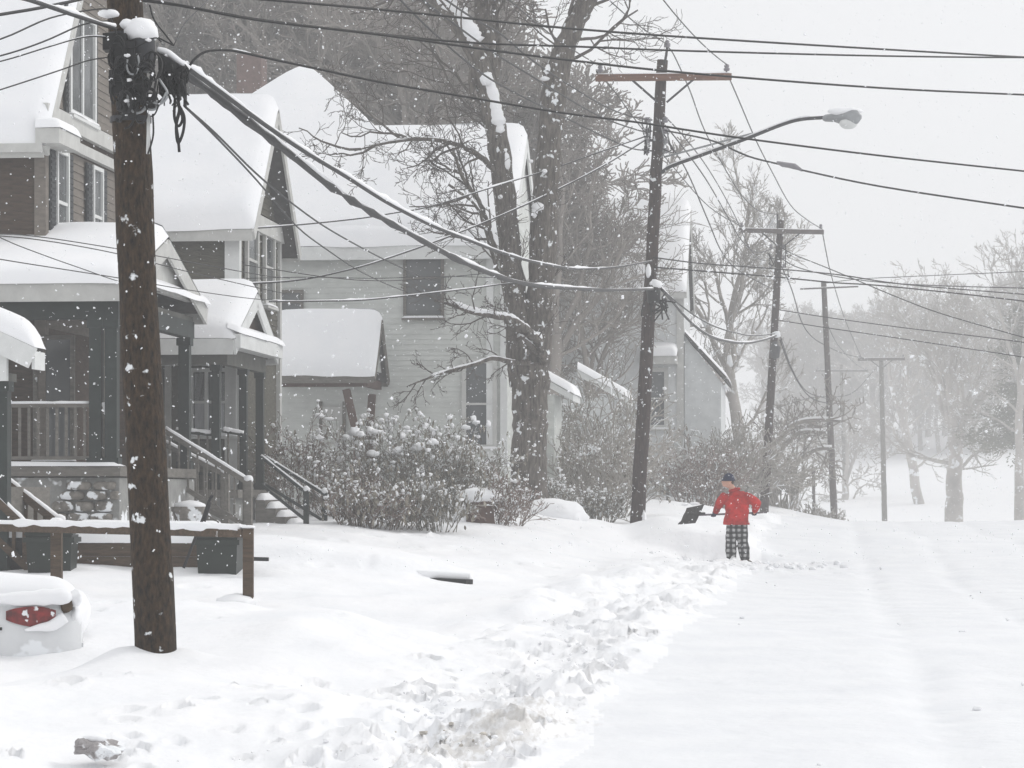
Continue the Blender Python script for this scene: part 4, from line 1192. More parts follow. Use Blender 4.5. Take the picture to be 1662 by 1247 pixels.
# ------------------------------------------------------------------ overhead wires (hang in the upright plane between their ends)
def wire_pts(pts, Ya, Yb):
    k0, k1 = (pts[0][0] - CX) / F, (pts[-1][0] - CX) / F
    A, B = np.array([k0 * Ya, Ya]), np.array([k1 * Yb, Yb])
    out = []
    for px, py in pts:
        k = (px - CX) / F
        den = (B[0] - A[0]) - k * (B[1] - A[1])
        t = (k * A[1] - A[0]) / den
        Y = A[1] + t * (B[1] - A[1])
        out.append(P(px, py, Y))
    return np.array(out)
def wire(label, pts, Ya, Yb, r, snow=0.0, mt=None, group="overhead wires", name="overhead_wire", k=5, snowfrom=0, snowto=1, jit=.0):
    wp = wire_pts(pts, Ya, Yb)
    if pts[-1][0] > 1700: wp = np.vstack([wp, wp[-1] + norm(wp[-1] - wp[-2]) * 28])
    if pts[0][0] < -30: wp = np.vstack([wp[0] + norm(wp[0] - wp[1]) * 9, wp])
    p = catmull(wp, k)
    rg = np.random.default_rng(int(abs(pts[0][0] * 7 + pts[-1][1])))
    m = MB(); m.tube(p, r * (1 + rg.normal(0, jit, len(p))) if jit else r, 6)
    o = m.build(name, mt or M['rubber'], smooth=True)
    tag(o, label, "wire", group)
    if snow:
        n = len(p); a, b = int(n * snowfrom), int(n * snowto)
        q = p[a:b].copy()
        # dense resample for uneven lumps
        tt = np.linspace(0, len(q) - 1, len(q) * 3); i = np.minimum(tt.astype(int), len(q) - 2); f = (tt - i)[:, None]
        q = q[i] * (1 - f) + q[i + 1] * f
        rr = snow * np.clip(1 + .35 * rg.normal(0, 1, len(q)), .25, 1.7) * np.clip(.75 + 1.6 * vnoise(np.arange(len(q)) * .11, np.full(len(q), snow * 900)), .12, 1.15)
        kk = np.array([.25, .5, .25]); rr = np.convolve(rr, kk, 'same'); rr[0] = rr[-1] = snow * .3
        q[:, 2] += r + rr * .55
        m = MB(); m.tube(q, rr, 7); m.build("snow", M['snow'], o, smooth=True)
    return o
WG = "overhead wires"
wire("thickest black cable sagging from the near pole to the brown pole, topped with snow", [(268, 98), (300, 120), (345, 152), (400, 195), (470, 250), (540, 306), (620, 355), (700, 399), (760, 430), (820, 453), (860, 462), (900, 467), (980, 471), (1062, 470)], 19.85, 59.8, .030, snow=.019, jit=.22)
wire("upper snow-laden strand just above the thickest cable, ending at the forked tree", [(300, 108), (345, 140), (430, 203), (500, 250), (560, 286), (630, 330), (700, 366), (760, 390), (810, 409), (860, 424), (910, 434), (945, 437), (1000, 434), (1058, 424)], 19.9, 59.8, .018, snow=.022)
wire("long black wire across the top of the picture, highest of the crossing ones", [(240, -20), (365, -6), (460, 2), (620, 16), (740, 28), (921, 46), (1120, 61), (1430, 80), (1662, 93), (1900, 104)], 20, 34, .011)
wire("long black wire crossing just below the highest one and meeting it at the right", [(212, -4), (290, 8), (420, 32), (620, 56), (772, 70), (940, 76), (1120, 83), (1430, 91), (1662, 93.5), (1900, 92)], 20, 33, .010)
wire("long black wire crossing below the crossarm's left end towards the right edge", [(205, -2), (290, 9), (420, 33), (620, 57), (800, 82), (925, 98), (1120, 119), (1430, 143), (1662, 154), (1900, 164)], 20, 32, .011)
wire("black wire looping up from the near pole then crossing behind the brown pole", [(304, 112), (318, 94), (338, 83), (372, 82), (400, 87), (440, 96), (520, 113), (620, 134), (772, 160), (917, 184), (1037, 199), (1120, 212), (1223, 227), (1430, 253), (1662, 278), (1900, 303)], 19.9, 31, .010, snow=.012, snowfrom=.2, snowto=.28)
wire("black wire with a splice, running from the brown pole to the right edge", [(1078, 212), (1110, 218), (1160, 230), (1215, 254), (1270, 268), (1300, 276), (1430, 303), (1662, 338), (1900, 372)], 59.8, 47, .020)
o = MB(); o.tube(wire_pts([(1078, 212), (1262, 264), (1270, 267), (1290, 270), (1302, 277), (1900, 372)], 59.8, 47)[1:5], [.03, .055, .055, .025], 8); o = o.build("wire_splice", M['porcelain'], smooth=True); tag(o, "grey splice sleeve on the wire right of the street lamp arm", "splice")
# primaries from the near pole's (out of frame) crossarm
def span(label, A, B, sag, r, pts=None, **kw):
    A, B = np.asarray(A, float), np.asarray(B, float)
    t = np.linspace(0, 1, 26)
    p = A + (B - A) * t[:, None]; p[:, 2] -= sag * 4 * t * (1 - t)
    m = MB(); m.tube(p, r, 6); o = m.build("overhead_wire", M['rubber'], smooth=True)
    return tag(o, label, "wire", WG)
span("thin line dropping steeply to the left insulator of the orange-brown crossarm", arms1[0], arms2[0], .9, .012)
span("thin line dropping steeply to the pin on top of the brown pole", P(150, -1230, 20), P(1083, 72, 59.85), .9, .012)
span("thin line dropping steeply to the right insulator of the orange-brown crossarm", arms1[1], arms2[1], .9, .012)
wire("thin line falling from the crossarm's left end behind the brown pole", [(968, 116), (1000, 152), (1032, 196), (1090, 268), (1150, 335), (1203, 368)], 59.8, 95.8, .015)
wire("thin line curving down from the brown pole's top pin to the next pole's tip", [(1084, 76), (1095, 92), (1120, 148), (1145, 215), (1186, 290), (1209, 323), (1233, 343), (1262, 348)], 59.85, 95.8, .015)
wire("thin line sweeping down from the crossarm's right end to the grey crossarm", [(1177, 112), (1200, 165), (1226, 226), (1253, 279), (1283, 333), (1310, 357), (1331, 370)], 59.8, 95.8, .015)
wire("faint short line from the grey crossarm down to the faint bare pole", [(1334, 372), (1341, 410), (1350, 450), (1372, 520), (1400, 585)], 95.8, 184.8, .02)
# secondaries from upper left to pole 2
wire("middle of three lines reaching the brown pole from behind the forked tree", [(700, -18), (724, 0), (765, 28), (812, 55), (860, 95), (917, 134), (980, 172), (1020, 188), (1050, 195)], 38, 59.8, .015)
wire("second line below it from the forked tree to the brown pole's spools", [(660, -20), (720, 26), (800, 85), (860, 122), (925, 162), (980, 192), (1037, 212), (1052, 213)], 38, 59.8, .015)
wire("lowest of three lines drooping from the forked tree to the brown pole", [(640, -10), (700, 50), (780, 118), (850, 158), (919, 192), (970, 217), (1021, 240), (1052, 245)], 38, 59.8, .015)
# service drops
wire("pale snow-dusted service line from the brown pole to the olive house corner", [(1050, 221), (973, 247), (909, 270), (800, 304), (700, 335), (640, 346), (575, 356), (454, 368), (368, 373)], 59.8, 49, .014, snow=.012)
wire("snow-dusted service line from the brown pole sagging to the olive house porch", [(1050, 226), (973, 273), (861, 329), (740, 380), (640, 416), (575, 436), (485, 455), (384, 462)], 59.8, 49, .016, snow=.010)
wire("snow-lined wire low across the pale grey house wall to the forked tree", [(437, 490), (520, 489), (595, 487), (700, 476), (770, 468), (836, 460), (900, 466)], 48.5, 56, .014, snow=.014)
wire("thin dark wire across the pale grey house wall above the window", [(395, 430), (447, 438), (530, 450), (610, 456), (700, 452), (830, 440)], 49, 56, .009)
wire("thin dark wire level across the pale wall through the upper window", [(400, 452), (500, 450), (610, 452), (720, 449), (850, 452)], 49, 57, .008)
wire("steeper of two thin wires slanting from the near pole across the olive house", [(299, 172), (350, 222), (416, 292), (482, 368), (530, 405), (578, 437), (622, 459), (662, 475)], 19.9, 61.9, .009)
wire("gentler of two thin wires slanting from the near pole to the pale house", [(299, 172), (350, 217), (416, 282), (475, 331), (540, 376), (627, 423), (700, 456), (760, 480)], 19.9, 61.9, .009)
# left of pole 1
wire("thick snowy cable entering from the top left to the near pole", [(-120, -70), (0, -14), (50, 1), (100, 18), (150, 35), (188, 47)], 14, 19.7, .014, snow=.016)
wire("dark cable rising to the top left corner beside the thick snowy one", [(-120, 45), (0, 24), (60, 14), (118, 2), (175, -12)], 17, 19.8, .012)
wire("thin wire from the left edge up to the thick snowy cable", [(-120, 98), (0, 64), (80, 30), (150, 16), (185, 15)], 17, 19.8, .006)
wire("double-looking wire from the left edge to the pole's clamps", [(-120, 118), (0, 91), (70, 68), (135, 40), (178, 34)], 17, 19.8, .006)
wire("wire just below it with a snow blob near the pole", [(-120, 125), (0, 100), (80, 76), (140, 60), (185, 62)], 17, 19.8, .005, snow=.006, snowfrom=.6)
wire("lowest wire at left, crossing the gable window to the pole", [(-120, 182), (0, 146), (95, 115), (145, 98), (190, 92)], 17, 19.8, .005)
wire("thin wire curling down from the top to the near pole's terminal", [(180, 30), (195, 66), (215, 78), (250, 62), (262, 68)], 19.6, 19.65, .006)
wire("thin wire looping from the top behind the near pole's splice", [(243, 8), (250, 32), (268, 56), (282, 74)], 19.9, 19.95, .006)
wire("short dark wire from the splice case to the terminal box", [(248, 56), (262, 64), (282, 74)], 19.8, 19.85, .006)
wire("thin wire from the terminal rising out at the top", [(282, 74), (300, 38), (330, 8), (345, -12)], 19.9, 25, .005)
for i, (pts, lb) in enumerate((([(-60, 378), (50, 383), (190, 404), (300, 424), (420, 446), (470, 452)], "wire shadowed against the brown house's porch snow, upper of three"),
                               ([(-60, 378), (67, 390), (190, 412), (300, 440), (430, 470), (470, 478)], "wire across the brown house's porch snow, middle of three"),
                               ([(-60, 408), (0, 421), (190, 451), (300, 470), (400, 484), (450, 488)], "wire along the porch eave, lowest of three"))):
    wire(lb, pts, 30, 46, .007)
wire("wire slanting across the porch snow from the house wall", [(-60, 350), (5, 388), (70, 414), (135, 437), (190, 456), (260, 474)], 30, 38, .006)
# pole 2 to the next poles
wire("doubled cable sagging from the brown pole's box to the round snow lump", [(1072, 468), (1090, 488), (1110, 512), (1135, 535), (1160, 549), (1190, 556), (1215, 557), (1240, 552), (1260, 545)], 59.8, 95.8, .032, snow=.022)
wire("upper strand of the cable sagging between the two brown poles", [(1075, 470), (1100, 492), (1130, 514), (1160, 530), (1195, 541), (1225, 545), (1258, 542)], 59.8, 95.8, .018, snow=.012)
wire("steepest dark line falling between the brown poles", [(1078, 219), (1098, 250), (1118, 285), (1150, 360), (1172, 410), (1200, 440), (1255, 470)], 59.8, 95.8, .017)
wire("dark line running beside the steepest one to the next pole", [(1080, 204), (1105, 235), (1145, 290), (1180, 350), (1205, 392), (1230, 410), (1258, 402)], 59.8, 95.8, .017)
wire("third dark line through the pale tree crown to the next pole", [(1080, 190), (1110, 222), (1150, 275), (1190, 345), (1215, 400), (1235, 422), (1258, 420)], 59.8, 95.8, .014)
wire("level wire from the brown pole past the grey crossarm to the right", [(1060, 418), (1140, 428), (1251, 436), (1360, 446), (1470, 462), (1662, 478), (1850, 494)], 59.8, 75, .016)
wire("darker level wire just below, crossing to the right edge", [(1062, 434), (1150, 441), (1251, 449), (1354, 459), (1420, 463), (1540, 475), (1662, 489), (1850, 512)], 59.8, 70, .018)
wire("wire fanning from the grey crossarm pole down to the right", [(1268, 402), (1290, 414), (1340, 434), (1393, 456), (1460, 484), (1530, 510), (1662, 548), (1850, 600)], 95.8, 80, .018)
wire("nearly flat wire from the far pole to the right edge", [(1268, 420), (1300, 436), (1375, 452), (1480, 462), (1662, 468), (1850, 473)], 95.8, 80, .018)
wire("faint wire rising slightly towards the right edge", [(1338, 460), (1397, 453), (1500, 448), (1662, 441), (1850, 432)], 124, 100, .018)
wire("faint wire dropping through the far treetops, upper of two", [(1264, 503), (1340, 515), (1465, 532), (1560, 543), (1662, 556), (1850, 584)], 95.8, 85, .018)
wire("faint wire dropping through the far treetops, lower of two", [(1264, 520), (1340, 532), (1430, 545), (1510, 557), (1662, 580), (1850, 610)], 95.8, 85, .018)
wire("pair-like line looping down from the round snow lump into haze", [(1266, 552), (1280, 590), (1300, 628), (1320, 648), (1344, 655)], 95.8, 123.8, .025)
wire("second line looping beside it from the lump to the bare pole", [(1267, 548), (1286, 600), (1310, 636), (1345, 648)], 95.8, 123.8, .018)
wire("faint slack line between the grey crossarm pole and the bare pole", [(1268, 432), (1285, 470), (1300, 520), (1316, 545), (1338, 560), (1372, 575), (1410, 583)], 95.8, 184.8, .022)
wire("faint line from the bare pole towards the farthest crossarm", [(1340, 520), (1360, 560), (1388, 590), (1404, 600)], 124, 249.8, .022)
wire("faintest level line past the hazy crossarms", [(1262, 662), (1320, 645), (1380, 640), (1420, 600)], 130, 165, .02)

# ------------------------------------------------------------------ trees
def grow(mb, p, d, L, r, lev, rg, kids=5, spread=.75, wander=.16, up=.05, ratio=.62, rmin=.007, rratio=.55, seg=None, tips=None):
    n = seg or (7 if lev >= 3 else 5)
    pts = [np.asarray(p, float)]; d = norm(d)
    for i in range(n):
        d = norm(d + rg.normal(0, wander, 3) + np.array([0, 0, up]))
        pts.append(pts[-1] + d * L / n)
    pts = np.array(pts)
    rad = np.linspace(r, max(r * .42, rmin), n + 1)
    mb.tube(pts, rad, 9 if r > .12 else 6 if r > .045 else 4 if r > .02 else 3, cap=False)
    if tips is not None: tips.append(pts[-1])
    if lev <= 0: return
    for j in range(kids):
        t = .22 + .76 * (j + rg.random()) / kids
        x = t * n; i = min(int(x), n - 1); f = x - i
        q = pts[i] * (1 - f) + pts[i + 1] * f
        dd = norm(pts[i + 1] - pts[i])
        a = norm(np.cross(dd, rg.normal(0, 1, 3)))
        s = spread * rg.uniform(.7, 1.3)
        c = norm(dd * math.cos(s) + a * math.sin(s))
        grow(mb, q, c, L * ratio * (1.15 - .5 * t) * rg.uniform(.8, 1.2), max(rad[i] * rratio, rmin), lev - 1, rg, kids, spread, wander * 1.1, up, ratio, rmin, rratio, None, tips)

# the big forked tree
Yt = 57
tb_ = P(858, 832, Yt)
tree = thing("forked_tree", "big bare forked tree with snow clinging to its dark trunks", "tree", tb_)
def QT(px, py, dY=0): return P(px, py, Yt + dY) - tb_
def limb(pts, w, name="limb", n=12, jit=.05, seed=0):
    rg = np.random.default_rng(seed + 3)
    p = catmull([QT(*a) for a in pts], 5)
    rad = np.interp(np.linspace(0, 1, len(p)), np.linspace(0, 1, len(w)), np.array(w) * Yt / F / 2) * (1 + rg.normal(0, jit, len(p)))
    p[:, 0] += rg.normal(0, .01, len(p))
    m = MB(); m.tube(p, rad, n); return m.build(name, M['bark'], tree, smooth=True), p, rad
tr, tp, trr = limb([(857, 850), (858, 820), (858, 760), (860, 690), (860, 630), (856, 590)], [88, 66, 58, 56, 60, 66], "trunk", 18, .03, 1)
l1, lp, lr_ = limb([(848, 625), (842, 560), (838, 500), (830, 430), (822, 340), (810, 240), (796, 165), (778, 100), (758, 60), (735, 28), (700, -14), (660, -70), (600, -160)], [46, 42, 40, 38, 36, 36, 36, 34, 32, 30, 28, 24, 10], "limb", 14, .05, 2)
l2, rp, rr_ = limb([(866, 630), (870, 560, .1), (877, 480), (882, 400), (886, 310), (893, 220), (903, 130), (916, 80), (938, 30), (957, -10), (985, -90), (1010, -220)], [50, 48, 44, 44, 42, 42, 40, 36, 32, 30, 26, 10], "limb", 14, .05, 3)
l3, sp_, sr_ = limb([(800, 185, .1), (797, 130, .3), (790, 70, .5), (784, 20, .6), (780, -40, .8), (770, -160, 1)], [20, 27, 30, 28, 24, 10], "limb", 12, .05, 4)
l4, _, _ = limb([(800, 150, .2), (810, 90, .6), (806, 40, .8), (800, -20, 1)], [12, 10, 9, 8], "limb", 8, .05, 5)
st, _, _ = limb([(762, 160, -.1), (768, 120, -.1), (776, 92, 0)], [10, 14, 18], "broken_stub", 8, .05, 6)
st2, _, _ = limb([(884, 118, -.2), (885, 105, -.3), (893, 150, 0)], [8, 12, 16], "broken_stub", 8, .05, 7)
# low snow-laden bough to the left
lb, lbp, _ = limb([(884, 588, -.3), (876, 560, -.6), (862, 542, -.9), (832, 520, -1.2), (800, 513, -1.4), (765, 507, -1.6), (735, 496, -1.8), (705, 488, -2.0)], [16, 15, 14, 11, 9, 7, 5, 3], "bough", 8, .05, 8)
lc, lcp, _ = limb([(872, 575, -.4), (858, 558, -.8), (842, 548, -1.0), (858, 575, -.8)], [10, 9, 7, 4], "bough", 7, .05, 9)
ld, ldp, _ = limb([(860, 590, -.4), (830, 588, -.8), (800, 582, -1.0), (770, 592, -1.3), (738, 600, -1.5), (700, 612, -1.8), (660, 628, -2)], [9, 8, 7, 6, 5, 4, 2], "bough", 6, .05, 10)
le, lep, _ = limb([(812, 420, -.1), (800, 395, -.3), (790, 360, -.5), (776, 325, -.8), (748, 282, -1.1), (735, 240, -1.3)], [10, 9, 8, 7, 6, 4], "bough", 7, .05, 11)
lf, lfp, _ = limb([(838, 490, -.1), (820, 462, -.3), (804, 430, -.4), (795, 395, -.6), (772, 335, -.9), (728, 300, -1.2)], [9, 8, 7, 6, 5, 4], "bough", 6, .05, 12)
lg, lgp, _ = limb([(816, 290, 0), (780, 255, -.4), (740, 235, -.8), (690, 226, -1.2), (630, 232, -1.6), (575, 245, -2.0)], [10, 9, 8, 6, 4, 2], "bough", 7, .05, 13)
rg = np.random.default_rng(31)
tw = MB()
def twigs(path, n, L, lev, kids, r, bias=(0, 0, 0), t0=.15, spread=.8, up=.03):
    for j in range(n):
        t = t0 + (1 - t0) * (j + rg.random()) / n
        i = min(int(t * (len(path) - 1)), len(path) - 2)
        d = norm(path[i + 1] - path[i])
        a = norm(np.cross(d, rg.normal(0, 1, 3)))
        c = norm(d * .6 + a * .8 + np.array(bias))
        grow(tw, path[i], c, L * rg.uniform(.6, 1.2), r, lev, rg, kids, spread, .2, up, .62, .006, .6)
twigs(lbp, 12, .9, 2, 4, .02, (-.3, 0, 0))
twigs(ldp, 9, .8, 2, 4, .018, (-.2, 0, .1))
twigs(lcp, 3, .7, 2, 3, .018)
twigs(lep, 8, 1.3, 3, 4, .028, (-.5, 0, .1))
twigs(lfp, 6, 1.2, 2, 4, .024, (-.3, 0, .1))
twigs(lgp, 9, 1.5, 3, 4, .028, (-.3, 0, 0))
twigs(lp[20:], 12, 2.2, 3, 4, .04, (-.4, 0, .1), .05)
twigs(rp[25:], 12, 2.2, 3, 4, .04, (.3, 0, .3), .2)
twigs(rp[8:22], 5, 1.2, 2, 4, .02, (.5, 0, .2), .2)
twigs(sp_[8:], 9, 2.2, 3, 4, .035, (0, 0, .3))
tw.build("twigs", M['twig'], tree, smooth=True)
# snow packed on the limbs
def packed(path, a, b, r0, off=(-.02, -.1, .05), seed=0, n=None):
    rg = np.random.default_rng(seed)
    p = path[a:b]
    tt = np.linspace(0, len(p) - 1, len(p) * 3); i = np.minimum(tt.astype(int), len(p) - 2); f = (tt - i)[:, None]
    q = p[i] * (1 - f) + p[i + 1] * f + np.array(off)
    rr = r0 * np.clip(1 + .3 * rg.normal(0, 1, len(q)), .4, 1.5); rr = np.convolve(rr, [.2, .6, .2], 'same'); rr[0] = rr[-1] = r0 * .3
    m = MB(); m.tube(q, rr, 8); m.build("snow", M['snow'], tree, smooth=True)
packed(lp, 37, 54, .17, (.06, -.13, .12), 1)
packed(lp, 26, 33, .13, (.06, -.15, .05), 2)
packed(lp, 23, 26, .09, (.11, -.15, 0), 3)
packed(lbp, 4, 32, .055, (0, 0, .06), 4)
packed(lcp, 0, 14, .04, (0, 0, .05), 5)
packed(ldp, 4, 26, .022, (0, 0, .04), 6)
packed(lgp, 3, 22, .02, (0, 0, .04), 16)
for (px, py, s, z) in ((872, 548, .13, .13), (873, 336, .13, .1), (790, 128, .14, .14), (888, 112, .08, .1), (884, 128, .1, .05), (868, 345, .07, .12), (1, 1, 0, 0), (812, 320, .05, .05), (884, 278, .06, .05), (862, 262, .05, .04)):
    if s: 
        m = MB(); m.blob(QT(px, py, -.3), (s, s, z), rng, .09, 2); m.build("snow", M['snow'], tree, smooth=True)

def bare_tree(name, label, px, py, Y, h, r, seed, lev=4, kids=5, mt=None, fork=0, lean=(0, 0), spread=.62, up=.06, ratio=.6, rmin=.012, group=None, twigm=None, tall=.42):
    b = P(px, py, Y); rg = np.random.default_rng(seed)
    t = thing(name, label, "tree", b, 0, group)
    m = MB(); tp = [np.array([0, 0, min(0, gz(b[0], b[1]) - b[2]) - .6])]
    n = 8
    for i in range(n):
        tp.append(np.array([lean[0] * (i + 1) / n + rg.normal(0, .05), lean[1] * (i + 1) / n + rg.normal(0, .05), h * tall * (i + 1) / n]))
    tp = np.array(tp); rad = np.linspace(r * 1.15, r * .72, n + 1)
    m.tube(catmull(tp, 3), np.interp(np.linspace(0, 1, (len(tp) - 1) * 3 + 1), np.linspace(0, 1, n + 1), rad), 10)
    m.build("trunk", mt or M['bark'], t, smooth=True)
    c = MB()
    nb = 4 + fork
    for j in range(nb):
        a = j * 2.4 + rg.uniform(-.4, .4)
        tilt = rg.uniform(.2, .55)
        d = np.array([math.sin(tilt) * math.cos(a), math.sin(tilt) * math.sin(a), math.cos(tilt)])
        grow(c, tp[-1 - (j % 2)], d, h * .36 * rg.uniform(.85, 1.15), r * .5, lev - 1, rg, kids, spread, .13, up, ratio, rmin)
    for j in range(4):
        a = j * 1.7 + rg.uniform(0, 1)
        d = np.array([math.cos(a), math.sin(a), .45])
        grow(c, tp[4 + j], d, h * .22, r * .28, max(1, lev - 2), rg, kids, spread, .15, up, ratio, rmin)
    c.build("crown", twigm or M['twig'], t, smooth=True)
    return t
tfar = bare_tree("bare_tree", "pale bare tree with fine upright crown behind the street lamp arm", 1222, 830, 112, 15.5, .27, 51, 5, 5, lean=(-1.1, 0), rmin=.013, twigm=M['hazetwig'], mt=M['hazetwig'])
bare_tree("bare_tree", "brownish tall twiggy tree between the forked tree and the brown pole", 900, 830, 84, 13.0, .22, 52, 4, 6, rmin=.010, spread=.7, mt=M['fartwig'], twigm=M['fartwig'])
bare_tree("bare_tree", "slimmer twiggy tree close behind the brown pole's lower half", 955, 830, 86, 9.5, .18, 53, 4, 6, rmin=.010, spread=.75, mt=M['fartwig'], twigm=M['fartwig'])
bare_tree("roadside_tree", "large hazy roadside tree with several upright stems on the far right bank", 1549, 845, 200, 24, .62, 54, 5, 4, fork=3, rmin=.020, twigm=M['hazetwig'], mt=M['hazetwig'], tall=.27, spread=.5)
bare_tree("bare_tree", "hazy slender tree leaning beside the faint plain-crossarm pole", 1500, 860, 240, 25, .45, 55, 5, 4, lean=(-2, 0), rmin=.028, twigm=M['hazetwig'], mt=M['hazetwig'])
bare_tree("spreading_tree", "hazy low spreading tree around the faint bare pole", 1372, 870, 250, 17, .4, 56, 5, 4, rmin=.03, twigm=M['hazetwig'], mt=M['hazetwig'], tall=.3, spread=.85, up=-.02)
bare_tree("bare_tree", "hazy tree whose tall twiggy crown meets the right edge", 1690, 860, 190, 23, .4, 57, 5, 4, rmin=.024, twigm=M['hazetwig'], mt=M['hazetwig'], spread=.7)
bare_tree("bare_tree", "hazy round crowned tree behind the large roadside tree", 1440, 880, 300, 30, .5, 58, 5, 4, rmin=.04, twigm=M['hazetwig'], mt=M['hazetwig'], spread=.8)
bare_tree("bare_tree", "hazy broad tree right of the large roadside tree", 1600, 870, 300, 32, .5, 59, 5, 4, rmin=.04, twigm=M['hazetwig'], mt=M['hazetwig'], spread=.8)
# arching boughs over the bank beyond pole 3
ab = P(1240, 800, 118)
at_ = thing("arching_tree", "low tree with long arching snow-lined boughs between the two hazy poles", "tree", ab)
for k, pts in enumerate(([(1240, 830), (1252, 745), (1268, 708), (1292, 688), (1325, 682), (1365, 684)], [(1243, 830), (1262, 745), (1280, 716), (1302, 702), (1340, 702)], [(1245, 830), (1275, 770), (1300, 745), (1325, 730), (1350, 728)])):
    p = catmull([P(a, b, 118 + k) - ab for a, b in pts], 6)
    bo = MB().tube(p, np.linspace(.17, .06, len(p)), 7).build("bough", M['fartwig'], at_, smooth=True)
    q = p[6:].copy(); q[:, 2] += .1
    MB().tube(q, .07, 6).build("snow", M['snow'], bo, smooth=True)
    m = MB(); rg = np.random.default_rng(70 + k)
    for j in range(9):
        i = rg.integers(6, len(p) - 1); grow(m, p[i], rg.normal(0, 1, 3) + [0, 0, .3], 1.6, .04, 2, rg, 4, .8, .2, .05, .6, .02)
    m.build("twigs", M['fartwig'], at_)

# conifers at the right edge
def conifer(label, px, py, Y, h, w, seed, n=5200, base=.12):
    b = P(px, py, Y); rg = np.random.default_rng(seed)
    t = thing("conifer", label, "tree", b, 0, "conifers at the right edge")
    MB().tube([np.array([0, 0, min(0, gz(b[0], b[1]) - b[2]) - .5]), np.array([0, 0, h * .5]), np.array([0, 0, h * .98])], [.3, .2, .03], 8).build("trunk", M['bark'], t)
    m = MB()
    nb = int(h * 7)
    br = MB()
    for i in range(nb):
        u = rg.random() ** 1.1
        z = h * (base + (1 - base) * u)
        R = w * (1 - u) ** .7 * rg.uniform(.55, 1.1) + .25
        a = rg.uniform(0, 6.28)
        d = np.array([math.cos(a), math.sin(a), rg.uniform(-.25, .2)])
        p0 = np.array([0, 0, z])
        pts = np.array([p0, p0 + d * R * .5 + [0, 0, .05], p0 + d * R + [0, 0, -.12 * R]])
        br.tube(pts, [.05, .03, .015], 4, cap=False)
        k = int(26 * R + 10)
        for j in range(k):
            s = rg.uniform(.2, 1.0)
            c = pts[0] * (1 - s) + pts[2] * s + rg.normal(0, .16 + .1 * R * .3, 3)
            e = rg.normal(0, 1, 3) * .5 + d; e = norm(e) * rg.uniform(.18, .4)
            f = norm(np.cross(e, rg.normal(0, 1, 3))) * rg.uniform(.03, .07)
            m.add([c - f, c + f, c + e + f * .4, c + e - f * .4], [(0, 1, 2, 3)])
    br.build("branches", M['bark'], t)
    m.build("crown", M['needle'], t)
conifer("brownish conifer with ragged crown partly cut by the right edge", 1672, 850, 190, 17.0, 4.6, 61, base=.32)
bare_tree("bare_tree", "hazy tall thin tree at the very right edge above the conifer", 1655, 860, 185, 25, .32, 62, 5, 4, rmin=.02, twigm=M["hazetwig"], mt=M["hazetwig"])

